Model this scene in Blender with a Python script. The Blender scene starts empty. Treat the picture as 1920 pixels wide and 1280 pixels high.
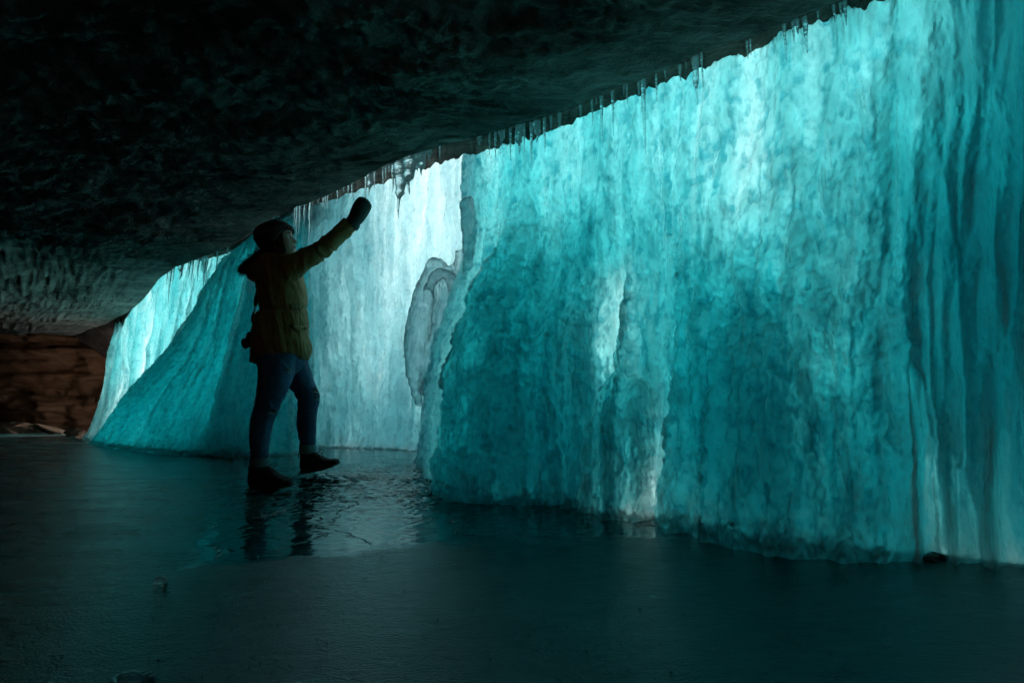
import bpy, bmesh, math, random
import numpy as np
from mathutils import Vector, Matrix
random.seed(7)
S = bpy.context.scene
R = math.radians
# ---------------------------------------------------------------- camera
F = 960.0; PITCH = math.atan(120/960); CAMH = 0.52
cam_data = bpy.data.cameras.new("camera_view"); cam = bpy.data.objects.new("camera_view", cam_data)
S.collection.objects.link(cam); S.camera = cam
cam.location = (0, 0, CAMH); cam.rotation_euler = (math.pi/2 + PITCH, 0, 0)
cam_data.sensor_width = 36; cam_data.lens = 18; cam_data.clip_start = 0.02; cam_data.clip_end = 500
# ---------------------------------------------------------------- world, sun
SUN_AZ = R(38); SUN_EL = R(36)          # azimuth clockwise from +Y (the ice side), elevation
w = bpy.data.worlds.new("World"); S.world = w; w.use_nodes = True
wn = w.node_tree.nodes; wl = w.node_tree.links
sky = wn.new('ShaderNodeTexSky'); sky.sky_type = 'NISHITA'; sky.sun_disc = False
sky.sun_elevation = SUN_EL; sky.sun_rotation = SUN_AZ
wl.new(sky.outputs[0], wn['Background'].inputs[0]); wn['Background'].inputs[1].default_value = 0.12
sd = bpy.data.lights.new("sun", 'SUN'); sd.energy = 5.0; sd.angle = R(0.5); sd.color = (1.0, 0.95, 0.88)
sun = bpy.data.objects.new("sun", sd); S.collection.objects.link(sun)
sdir = Vector((math.sin(SUN_AZ)*math.cos(SUN_EL), math.cos(SUN_AZ)*math.cos(SUN_EL), math.sin(SUN_EL)))
sun.rotation_euler = sdir.to_track_quat('Z', 'Y').to_euler(); sun.location = (6, 8, 8)
S.view_settings.view_transform = 'Standard'; S.view_settings.look = 'None'
S.view_settings.exposure = 0.15; S.view_settings.gamma = 1
cy = S.cycles
cy.max_bounces = 9; cy.diffuse_bounces = 6; cy.glossy_bounces = 4; cy.transmission_bounces = 8
cy.use_adaptive_sampling = True; cy.adaptive_threshold = 0.035; cy.adaptive_min_samples = 16
cy.transparent_max_bounces = 16; cy.volume_bounces = 0; cy.use_denoising = True
cy.sample_clamp_indirect = 8; cy.blur_glossy = 0.5
# ---------------------------------------------------------------- pixel rays <-> world
cp, sp = math.cos(PITCH), math.sin(PITCH)
def ray(px, py):
    x = (np.asarray(px, float)-960)/F; v = (640-np.asarray(py, float))/F
    return x, cp - v*sp, sp + v*cp
def atY(px, py, Y):
    dx, dy, dz = ray(px, py); t = np.asarray(Y)/dy
    return np.stack([dx*t, dy*t, CAMH+dz*t], -1)
def atZ(px, py, Z):
    dx, dy, dz = ray(px, py); t = (Z-CAMH)/dz
    return np.stack([dx*t, dy*t, CAMH+dz*t], -1)
def project(P):
    X = P[..., 0]; Y = P[..., 1]; Z = P[..., 2]-CAMH
    d = Y*cp + Z*sp; u = -Y*sp + Z*cp; d = np.maximum(d, 0.05)
    return 960+F*X/d, 640-F*u/d
# ---------------------------------------------------------------- noise
def _h(i, j, s):
    i = i.astype(np.int64); j = j.astype(np.int64)
    n = (i*374761393 + j*668265263 + s*1274126177) & 0xffffffff
    n = ((n ^ (n >> 13))*1274126177) & 0xffffffff
    n = ((n ^ (n >> 16))*2246822519) & 0xffffffff
    return ((n ^ (n >> 15)) & 0xffffff)/float(0xffffff)
def perlin(x, y, s=0):
    i = np.floor(x); j = np.floor(y); fx = x-i; fy = y-j
    u = fx*fx*fx*(fx*(fx*6-15)+10); v = fy*fy*fy*(fy*(fy*6-15)+10)
    def g(a, b):
        t = _h(i+a, j+b, s)*2*np.pi
        return np.cos(t)*(fx-a)+np.sin(t)*(fy-b)
    return 1.4*((g(0, 0)*(1-u)+g(1, 0)*u)*(1-v)+(g(0, 1)*(1-u)+g(1, 1)*u)*v)
def fbm(x, y, s=0, o=4, g=0.5):
    r = 0; a = 1
    for k in range(o):
        r = r+a*perlin(x*2**k, y*2**k, s+k*17); a *= g
    return r
def ridged(x, y, s=0, o=3):
    r = 0; a = 1
    for k in range(o):
        r = r+a*(1-np.abs(perlin(x*2**k, y*2**k, s+k*31))*2); a *= 0.5
    return r
def drips(x, y, s=0):
    """rounded hanging lumps: overlapping domes that bulge toward their lower end"""
    i = np.floor(x); j = np.floor(y); best = np.full(x.shape, -9.0)
    for a in (-1, 0, 1):
        for b in (-1, 0, 1):
            ci = i+a; cj = j+b
            px_ = ci+0.15+0.7*_h(ci, cj, s); py_ = cj+0.1+0.8*_h(ci, cj, s+5)
            r = 0.55+0.45*_h(ci, cj, s+9)
            dx = (x-px_)/r; dy = (y-py_)/(r*1.15)
            q = dx*dx+dy*dy
            hh = np.sqrt(np.maximum(1-q, 0))*(0.75-0.35*dy)*(0.6+0.6*_h(ci, cj, s+3))
            best = np.maximum(best, hh)
    return best
def sstep(a, b, x):
    t = np.clip((x-a)/(b-a), 0, 1); return t*t*(3-2*t)
# ---------------------------------------------------------------- object helpers
C = S.collection
def tag(o, label=None, cat=None, group=None, kind=None):
    if label: o['label'] = label
    if cat: o['category'] = cat
    if group: o['group'] = group
    if kind: o['kind'] = kind
    return o
def mesh_np(name, V, Fc, mat, parent=None, smooth=True):
    me = bpy.data.meshes.new(name)
    V = np.asarray(V, np.float32); Fc = np.asarray(Fc, np.int32); n = Fc.shape[1]
    me.vertices.add(len(V)); me.vertices.foreach_set('co', V.ravel())
    me.loops.add(Fc.size); me.loops.foreach_set('vertex_index', Fc.ravel())
    me.polygons.add(len(Fc)); me.polygons.foreach_set('loop_start', np.arange(0, Fc.size, n, dtype=np.int32))
    me.polygons.foreach_set('loop_total', np.full(len(Fc), n, np.int32))
    me.update(calc_edges=True); me.validate()
    if smooth: me.polygons.foreach_set('use_smooth', np.ones(len(me.polygons), bool))
    if mat: me.materials.append(mat)
    o = bpy.data.objects.new(name, me); C.objects.link(o)
    if parent: o.parent = parent
    return o
def obj_bm(name, bm, mat, parent=None, smooth=True):
    bmesh.ops.recalc_face_normals(bm, faces=bm.faces)
    me = bpy.data.meshes.new(name); bm.to_mesh(me); bm.free()
    if smooth:
        for p in me.polygons: p.use_smooth = True
    me.materials.append(mat)
    o = bpy.data.objects.new(name, me); C.objects.link(o)
    if parent: o.parent = parent
    return o
def grid_faces(nv, nu, off=0, flip=False):
    a = np.arange(nv*nu).reshape(nv, nu)+off
    f = np.stack([a[:-1, :-1], a[:-1, 1:], a[1:, 1:], a[1:, :-1]], -1).reshape(-1, 4)
    return f[:, ::-1] if flip else f
def catmull(P, n):
    """P: (k, ..., 3) control points -> n samples along axis 0"""
    P = np.asarray(P, float); k = len(P)
    if k == 2:
        t = np.linspace(0, 1, n).reshape((-1,)+(1,)*(P.ndim-1)); return P[0]*(1-t)+P[1]*t
    Q = np.concatenate([2*P[:1]-P[1:2], P, 2*P[-1:]-P[-2:-1]])
    t = np.linspace(0, k-1, n); i = np.minimum(t.astype(int), k-2); f = (t-i).reshape((-1,)+(1,)*(P.ndim-1))
    a, b, c, d = Q[i], Q[i+1], Q[i+2], Q[i+3]
    return 0.5*(2*b+(c-a)*f+(2*a-5*b+4*c-d)*f**2+(3*b-a-3*c+d)*f**3)
# ---------------------------------------------------------------- materials
def new_mat(name):
    m = bpy.data.materials.new(name); m.use_nodes = True
    return m, m.node_tree.nodes, m.node_tree.links
def principled(name, col, rough=0.7, bump=None, var=None, spec=0.5, sheen=0, metallic=0, coat=0):
    """bump = (scale, strength, distance[, stretch]); var = (scale, colour2)"""
    m, n, l = new_mat(name); b = n['Principled BSDF']
    b.inputs['Base Color'].default_value = (*col, 1); b.inputs['Roughness'].default_value = rough
    b.inputs['Specular IOR Level'].default_value = spec; b.inputs['Metallic'].default_value = metallic
    b.inputs['Sheen Weight'].default_value = sheen; b.inputs['Coat Weight'].default_value = coat
    tc = n.new('ShaderNodeTexCoord')
    if var:
        t = n.new('ShaderNodeTexNoise'); t.inputs['Scale'].default_value = var[0]; t.inputs['Detail'].default_value = 6
        l.new(tc.outputs['Object'], t.inputs['Vector'])
        r = n.new('ShaderNodeValToRGB'); r.color_ramp.elements[0].position = 0.35; r.color_ramp.elements[1].position = 0.68
        r.color_ramp.elements[0].color = (*col, 1); r.color_ramp.elements[1].color = (*var[1], 1)
        l.new(t.outputs['Fac'], r.inputs['Fac']); l.new(r.outputs[0], b.inputs['Base Color'])
    if bump:
        t = n.new('ShaderNodeTexNoise'); t.inputs['Scale'].default_value = bump[0]; t.inputs['Detail'].default_value = 8
        mp = n.new('ShaderNodeMapping'); mp.inputs['Scale'].default_value = bump[3] if len(bump) > 3 else (1, 1, 1)
        l.new(tc.outputs['Object'], mp.inputs['Vector']); l.new(mp.outputs[0], t.inputs['Vector'])
        bp = n.new('ShaderNodeBump'); bp.inputs['Strength'].default_value = bump[1]; bp.inputs['Distance'].default_value = bump[2]
        l.new(t.outputs['Fac'], bp.inputs['Height']); l.new(bp.outputs[0], b.inputs['Normal'])
    return m
def ice_material(name, sigma=(10.0, 2.65, 2.4), clear=(0.0, 0.6), rough=0.3, bstr=0.7, bdist=0.012, groove_shade=(0.22, 0.56, 0.62)):
    m, n, l = new_mat(name); n.remove(n['Principled BSDF']); out = n['Material Output']
    tc = n.new('ShaderNodeTexCoord')
    mp = n.new('ShaderNodeMapping'); mp.inputs['Scale'].default_value = (1, 1, 0.45); l.new(tc.outputs['Object'], mp.inputs['Vector'])
    n1 = n.new('ShaderNodeTexNoise'); n1.inputs['Scale'].default_value = 44; n1.inputs['Detail'].default_value = 9; n1.inputs['Roughness'].default_value = 0.68; n1.inputs['Distortion'].default_value = 0.15
    l.new(mp.outputs[0], n1.inputs['Vector'])
    vo = n.new('ShaderNodeTexVoronoi'); vo.feature = 'SMOOTH_F1'; vo.inputs['Scale'].default_value = 42; vo.inputs['Smoothness'].default_value = 0.35
    l.new(mp.outputs[0], vo.inputs['Vector'])
    ad = n.new('ShaderNodeMath'); ad.operation = 'ADD'; l.new(n1.outputs['Fac'], ad.inputs[0]); l.new(vo.outputs['Distance'], ad.inputs[1])
    bp = n.new('ShaderNodeBump'); bp.inputs['Strength'].default_value = bstr; bp.inputs['Distance'].default_value = bdist
    l.new(ad.outputs[0], bp.inputs['Height'])
    # cloudy against clear ice
    n2 = n.new('ShaderNodeTexNoise'); n2.inputs['Scale'].default_value = 9; n2.inputs['Detail'].default_value = 8; n2.inputs['Roughness'].default_value = 0.65
    l.new(mp.outputs[0], n2.inputs['Vector'])
    mr = n.new('ShaderNodeMapRange'); mr.inputs['From Min'].default_value = 0.38; mr.inputs['From Max'].default_value = 0.62
    mr.inputs['To Min'].default_value = clear[0]; mr.inputs['To Max'].default_value = clear[1]; l.new(n2.outputs['Fac'], mr.inputs['Value'])
    at = n.new('ShaderNodeAttribute'); at.attribute_name = 'front_skin'
    mu = n.new('ShaderNodeMath'); mu.operation = 'MULTIPLY'; l.new(at.outputs['Fac'], mu.inputs[0]); l.new(mr.outputs[0], mu.inputs[1])
    tr = n.new('ShaderNodeBsdfTranslucent')
    gv = n.new('ShaderNodeAttribute'); gv.attribute_name = 'frost_relief_shade'
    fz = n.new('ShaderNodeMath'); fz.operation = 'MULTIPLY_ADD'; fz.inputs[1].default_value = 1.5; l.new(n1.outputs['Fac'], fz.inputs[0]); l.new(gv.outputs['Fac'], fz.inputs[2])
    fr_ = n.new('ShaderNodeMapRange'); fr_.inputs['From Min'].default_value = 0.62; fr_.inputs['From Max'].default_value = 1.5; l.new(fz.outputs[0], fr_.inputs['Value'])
    gm = n.new('ShaderNodeMixRGB'); gm.inputs[1].default_value = (*groove_shade, 1); gm.inputs[2].default_value = (0.98, 0.99, 0.99, 1); l.new(fr_.outputs[0], gm.inputs['Fac'])  # creases tinted darker: shade between the lumps put into the colour
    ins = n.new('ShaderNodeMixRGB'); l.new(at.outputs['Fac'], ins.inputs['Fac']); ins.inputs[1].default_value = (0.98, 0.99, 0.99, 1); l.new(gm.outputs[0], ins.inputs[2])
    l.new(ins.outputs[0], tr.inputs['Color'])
    rf = n.new('ShaderNodeBsdfRefraction'); rf.inputs['Roughness'].default_value = rough; rf.inputs['IOR'].default_value = 1.31
    l.new(ins.outputs[0], rf.inputs['Color'])
    l.new(bp.outputs[0], tr.inputs['Normal']); l.new(bp.outputs[0], rf.inputs['Normal'])
    mx = n.new('ShaderNodeMixShader'); l.new(mu.outputs[0], mx.inputs['Fac']); l.new(tr.outputs[0], mx.inputs[1]); l.new(rf.outputs[0], mx.inputs[2])
    df = n.new('ShaderNodeBsdfDiffuse'); df.inputs['Color'].default_value = (0.8, 0.86, 0.88, 1); l.new(bp.outputs[0], df.inputs['Normal'])
    mx2 = n.new('ShaderNodeMixShader'); mx2.inputs['Fac'].default_value = 0.03; l.new(mx.outputs[0], mx2.inputs[1]); l.new(df.outputs[0], mx2.inputs[2])
    gl = n.new('ShaderNodeBsdfGlossy'); gl.inputs['Roughness'].default_value = 0.12; l.new(bp.outputs[0], gl.inputs['Normal'])
    fr = n.new('ShaderNodeFresnel'); fr.inputs['IOR'].default_value = 1.31; l.new(bp.outputs[0], fr.inputs['Normal'])
    geo = n.new('ShaderNodeNewGeometry')
    inv = n.new('ShaderNodeMath'); inv.operation = 'SUBTRACT'; inv.inputs[0].default_value = 1; l.new(geo.outputs['Backfacing'], inv.inputs[1])
    m3 = n.new('ShaderNodeMath'); m3.operation = 'MULTIPLY'; l.new(fr.outputs[0], m3.inputs[0]); l.new(inv.outputs[0], m3.inputs[1])
    mx3 = n.new('ShaderNodeMixShader'); l.new(m3.outputs[0], mx3.inputs['Fac']); l.new(mx2.outputs[0], mx3.inputs[1]); l.new(gl.outputs[0], mx3.inputs[2])
    l.new(mx3.outputs[0], out.inputs['Surface'])
    va = n.new('ShaderNodeVolumeAbsorption'); d = max(sigma)*1.02; va.inputs['Density'].default_value = d
    va.inputs['Color'].default_value = tuple(1-s/d for s in sigma)+(1,)
    l.new(va.outputs[0], out.inputs['Volume'])
    return m
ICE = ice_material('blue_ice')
ICE_TEAL = ice_material('teal_ice', sigma=(22, 2.3, 2.0), clear=(0.0, 0.5), bstr=0.5, groove_shade=(0.4, 0.66, 0.7))
ICE_WHITE = ice_material('white_ice', sigma=(5.0, 2.6, 2.35), clear=(0.0, 0.6), rough=0.3, bstr=0.6, bdist=0.01, groove_shade=(0.70, 0.80, 0.83))
ICE_GREY = ice_material('grey_ice', sigma=(2.6, 1.9, 1.75), clear=(0.8, 1.0), rough=0.16, bstr=0.7, groove_shade=(0.62, 0.72, 0.74))
m, n, l = new_mat('clear_icicle_ice'); CLEAR = m; b = n['Principled BSDF']
b.inputs['Base Color'].default_value = (0.93, 0.98, 0.99, 1); b.inputs['Roughness'].default_value = 0.06
b.inputs['IOR'].default_value = 1.31; b.inputs['Transmission Weight'].default_value = 1.0
t = n.new('ShaderNodeTexNoise'); t.inputs['Scale'].default_value = 60; tc = n.new('ShaderNodeTexCoord'); l.new(tc.outputs['Object'], t.inputs['Vector'])
bp = n.new('ShaderNodeBump'); bp.inputs['Strength'].default_value = 0.8; bp.inputs['Distance'].default_value = 0.008
l.new(t.outputs['Fac'], bp.inputs['Height']); l.new(bp.outputs[0], b.inputs['Normal'])
tl = n.new('ShaderNodeBsdfTranslucent'); tl.inputs['Color'].default_value = (0.9, 0.95, 0.97, 1); mm = n.new('ShaderNodeMixShader'); mm.inputs['Fac'].default_value = 0.14
l.new(b.outputs[0], mm.inputs[1]); l.new(tl.outputs[0], mm.inputs[2]); l.new(mm.outputs[0], n['Material Output'].inputs['Surface'])

def rock_material(name, c1, c2, c3, stretch, scale=6, bstr=0.9, bdist=0.03, rough=0.9, strata=0):
    m, n, l = new_mat(name); b = n['Principled BSDF']; b.inputs['Roughness'].default_value = rough
    b.inputs['Specular IOR Level'].default_value = 0.15
    tc = n.new('ShaderNodeTexCoord'); mp = n.new('ShaderNodeMapping'); mp.inputs['Scale'].default_value = stretch
    mp.inputs['Rotation'].default_value = (0, 0, 0)
    l.new(tc.outputs['Object'], mp.inputs['Vector'])
    a = n.new('ShaderNodeTexNoise'); a.inputs['Scale'].default_value = scale; a.inputs['Detail'].default_value = 12; a.inputs['Roughness'].default_value = 0.68; a.inputs['Distortion'].default_value = 0.7
    l.new(mp.outputs[0], a.inputs['Vector'])
    big = n.new('ShaderNodeTexNoise'); big.inputs['Scale'].default_value = scale*0.22; big.inputs['Detail'].default_value = 5
    l.new(mp.outputs[0], big.inputs['Vector'])
    r = n.new('ShaderNodeValToRGB'); e = r.color_ramp.elements
    e[0].position = 0.32; e[0].color = (*c1, 1); e[1].position = 0.7; e[1].color = (*c3, 1)
    x = e.new(0.5); x.color = (*c2, 1)
    mxv = n.new('ShaderNodeMath'); mxv.operation = 'MULTIPLY_ADD'; mxv.inputs[1].default_value = 0.5
    l.new(a.outputs['Fac'], mxv.inputs[0])
    hb = n.new('ShaderNodeMath'); hb.operation = 'MULTIPLY'; hb.inputs[1].default_value = 0.5; l.new(big.outputs['Fac'], hb.inputs[0])
    l.new(hb.outputs[0], mxv.inputs[2]); l.new(mxv.outputs[0], r.inputs['Fac']); l.new(r.outputs[0], b.inputs['Base Color'])
    f = n.new('ShaderNodeTexNoise'); f.inputs['Scale'].default_value = scale*5; f.inputs['Detail'].default_value = 9; f.inputs['Roughness'].default_value = 0.7
    l.new(mp.outputs[0], f.inputs['Vector'])
    sm = n.new('ShaderNodeMath'); sm.operation = 'MULTIPLY_ADD'; sm.inputs[1].default_value = 0.45; l.new(f.outputs['Fac'], sm.inputs[0]); l.new(a.outputs['Fac'], sm.inputs[2])
    bp = n.new('ShaderNodeBump'); bp.inputs['Strength'].default_value = bstr; bp.inputs['Distance'].default_value = bdist
    l.new(sm.outputs[0], bp.inputs['Height']); l.new(bp.outputs[0], b.inputs['Normal'])
    return m
ROCK = rock_material('wet_limestone', (0.06, 0.072, 0.066), (0.23, 0.25, 0.22), (0.6, 0.59, 0.5), (0.45, 1, 1), scale=13, bstr=1.0, bdist=0.08)
BROWN = rock_material('brown_sandstone', (0.07, 0.032, 0.016), (0.22, 0.10, 0.05), (0.34, 0.19, 0.10), (0.6, 0.6, 2.0), scale=3.0, bstr=0.8, bdist=0.06, rough=0.8)
RIM = rock_material('brown_ledge_rock', (0.03, 0.024, 0.02), (0.10, 0.075, 0.06), (0.24, 0.18, 0.14), (0.6, 1, 1.6), scale=9, bstr=1.0, bdist=0.05)
SLAB = rock_material('pale_stone_slab', (0.03, 0.018, 0.012), (0.07, 0.045, 0.03), (0.12, 0.08, 0.055), (1, 1, 1), scale=5, bdist=0.02)
# ================================================================= plan lines
def floor_z(X, Y):
    X = np.asarray(X, float); Y = np.asarray(Y, float)
    z = 0.05*np.exp(-(((X+1.25)/0.42)**2+((Y-3.66)/0.20)**2))
    z = z+0.006*fbm(X*0.9, Y*0.9, 3, 2)
    return z
ICE_TOP = np.array([(150, 690), (200, 640), (240, 600), (262, 560), (300, 525), (330, 506), (400, 488), (440, 478), (480, 446), (515, 415), (560, 402), (620, 382), (700, 355),
    (760, 335), (800, 322), (870, 303), (920, 292), (1000, 265), (1060, 240), (1150, 200), (1240, 165), (1300, 145), (1340, 128), (1420, 105),
    (1500, 70), (1560, 50), (1640, 25), (1700, 0), (1800, -42), (1920, -92), (2100, -170)], float)
ICE_BASE = np.array([(60, 812), (165, 822), (250, 838), (330, 850), (450, 856), (560, 845), (600, 838), (700, 838), (790, 845), (830, 915), (950, 930), (1060, 932),
    (1110, 945), (1160, 962), (1250, 972), (1330, 990), (1450, 1010), (1550, 1025), (1700, 1040), (1780, 1050), (1850, 1058), (1920, 1066), (2100, 1092)], float)
EDGE = np.array([(60, 655), (150, 625), (200, 606), (240, 585), (270, 560), (300, 522), (330, 500), (390, 478), (450, 450), (520, 405), (560, 388), (640, 355), (730, 302), (800, 280), (870, 262),
    (960, 235), (1060, 203), (1160, 160), (1240, 132), (1320, 95), (1420, 65), (1500, 32), (1600, -6), (1700, -44), (1920, -132), (2200, -250)], float)
ZC = 2.10
def top_y(px): return np.interp(px, ICE_TOP[:, 0], ICE_TOP[:, 1])
def base_y(px): return np.interp(px, ICE_BASE[:, 0], ICE_BASE[:, 1])
def edge_y(px): return np.interp(px, EDGE[:, 0], EDGE[:, 1])
def base_Y(px): return atZ(px, base_y(px), 0.0)[..., 1]
# ================================================================= rock overhang (ceiling)
IN = np.array([-0.66, -0.75])
def build_ceiling():
    pxs = np.concatenate([np.linspace(60, 330, 60), np.linspace(332, 1000, 260), np.linspace(1002, 2200, 330)])
    E = atZ(pxs, edge_y(pxs), ZC)
    # lip: at the ice top
    Yb = np.interp(pxs, [60, 240, 330, 480, 600, 790, 870, 1000, 1250, 1700, 2200], [11, 8.9, 7.2, 6.4, 6.0, 4.9, 3.85, 3.05, 2.52, 1.98, 1.5])
    L = atY(pxs, top_y(pxs)-6, Yb)
    L[:, 1] = np.maximum(L[:, 1], E[:, 1]+0.12); L[:, 2] += 0.035*fbm(pxs/22, pxs*0+3, 8, 4)+0.015*drips(pxs/9, pxs*0+0.5, 9)
    # extend both ends
    def ext(A, d0, d1, n=60):
        a = A[0][None]+np.linspace(d0[2], 0, n, endpoint=False)[:, None]*np.array([[d0[0], d0[1], 0]])
        b = A[-1][None]+np.linspace(0, d1[2], n+1)[1:, None]*np.array([[d1[0], d1[1], 0]])
        return np.concatenate([a, A, b])
    E = ext(E, (-0.9, 0.43, 5), (0.8, -0.6, 4)); L = ext(L, (-0.9, 0.43, 5), (0.8, -0.6, 4))
    nU = len(E)
    rows = []
    s_in = np.concatenate([np.linspace(16, 6, 110, endpoint=False), np.linspace(6, 0, 300, endpoint=False)])
    for s in s_in:
        P = E.copy(); P[:, 0] += IN[0]*s; P[:, 1] += IN[1]*s
        P[:, 2] = ZC+0.03*s*np.exp(-s/3)
        rows.append(P)
    for t in np.linspace(0, 1, 46):
        P = E*(1-t)+L*t; P[:, 2] = E[:, 2]+(L[:, 2]-E[:, 2])*(t**0.85)
        rows.append(P)
    G = np.array(rows); nin = len(s_in)
    X, Y = G[..., 0], G[..., 1]
    # layered ledges parallel to the picture plane + lumps
    d = 0.10*fbm(X*0.45, Y*0.6, 11, 3)+0.055*fbm(X*1.4, Y*3.0, 21, 4)+0.028*ridged(X*3.2, Y*8, 31, 4)+0.026*ridged(X*9, Y*17, 32, 3)+0.02*drips(X*5, Y*9, 33)-0.055
    st = fbm(X*0.5, Y*1.1, 41, 3)*4
    d = d+0.075*(st-np.floor(st))*sstep(-0.2, 0.6, fbm(X*0.7, Y*0.7, 51, 2))
    amp = np.ones(G.shape[:2])
    si = np.concatenate([s_in, np.zeros(46)]); amp *= (0.15+0.85*sstep(0, 1.0, si))[:, None]
    G[..., 2] -= (d-0.02)*amp
    Lr = G[-1]
    up = []
    for dz, dd in ((0.35, 0.06), (0.9, 0.10), (1.6, 0.0)):
        P = Lr.copy(); P[:, 2] += dz; P[:, :2] -= IN*dd; up.append(P)
    P = G[0].copy(); P[:, 2] = 4.6; up.append(P); P = G[0].copy(); up.append(P)
    G2 = np.concatenate([G, np.array(up)])
    nI = len(s_in)+1; nU_ = G2.shape[1]
    o = mesh_np('rock_overhang', G2[:nI].reshape(-1, 3), grid_faces(nI, nU_), ROCK)
    Rm = np.concatenate([G2[nI-1:], G2[:1]*0+G2[-1:]])[:-1]
    o2 = mesh_np('rock_ledge', Rm.reshape(-1, 3), grid_faces(*Rm.shape[:2]), RIM)
    tag(o2, 'brown rock strip between the dark ceiling edge and the top of the ice', 'rock', kind='structure')
    tag(o, 'dark wet limestone overhang forming the low ceiling above the ice', 'rock', kind='structure')
    return E, L
E_LINE, L_LINE = build_ceiling()
# ================================================================= cave wall
def build_cave_wall():
    plan = [(-4.4, 16.4), (-6.1, 14.4), (-8.3, 12.5), (-10.5, 11.6), (-13.5, 10.4), (-16, 6), (-15, 0), (-10, -6), (-2, -8), (5, -6), (7.5, -2.0), (6.5, 1.2)]
    Pn = catmull(np.array([(a, b_, 0) for a, b_ in plan], float), 620); nz = 150
    z = np.linspace(-0.2, 4.8, nz)
    G = np.repeat(Pn[None], nz, 0); G[..., 2] = z[:, None]
    tg = np.gradient(Pn, axis=0); nrm = np.stack([-tg[:, 1], tg[:, 0]], -1); nrm /= np.linalg.norm(nrm, axis=1)[:, None]
    u = np.concatenate([[0], np.cumsum(np.linalg.norm(np.diff(Pn, axis=0), axis=1))])
    U, Z = np.meshgrid(u, z)
    lay = Z*5.5+0.5*fbm(U*0.4, Z*0.5, 5, 3)
    lh = _h(np.floor(lay), np.floor(lay)*0, 77); fr = lay-np.floor(lay)
    ledge = 0.22*(lh-0.5)+0.03*np.sqrt(np.clip(1-(2*fr-1)**2, 0, 1))+0.04*fbm(U*1.5, Z*5, 66, 4)
    d = ledge+0.30*fbm(U*0.6, Z*0.8, 61, 3)+0.12*fbm(U*1.8, Z*4, 62, 4)+0.10*(np.floor(3*fbm(U*0.9, Z*2.2, 64, 3)))/3
    d = d - 0.5*sstep(1.0, 0.0, Z)*0.3
    sgn = 1
    G[..., 0] += nrm[:, 0]*d*sgn; G[..., 1] += nrm[:, 1]*d*sgn
    o = mesh_np('cave_wall', G.reshape(-1, 3), grid_faces(nz, len(Pn)), BROWN)
    tag(o, 'brown layered sandstone wall at the far left behind the ice', 'rock wall', kind='structure')
build_cave_wall()
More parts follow.
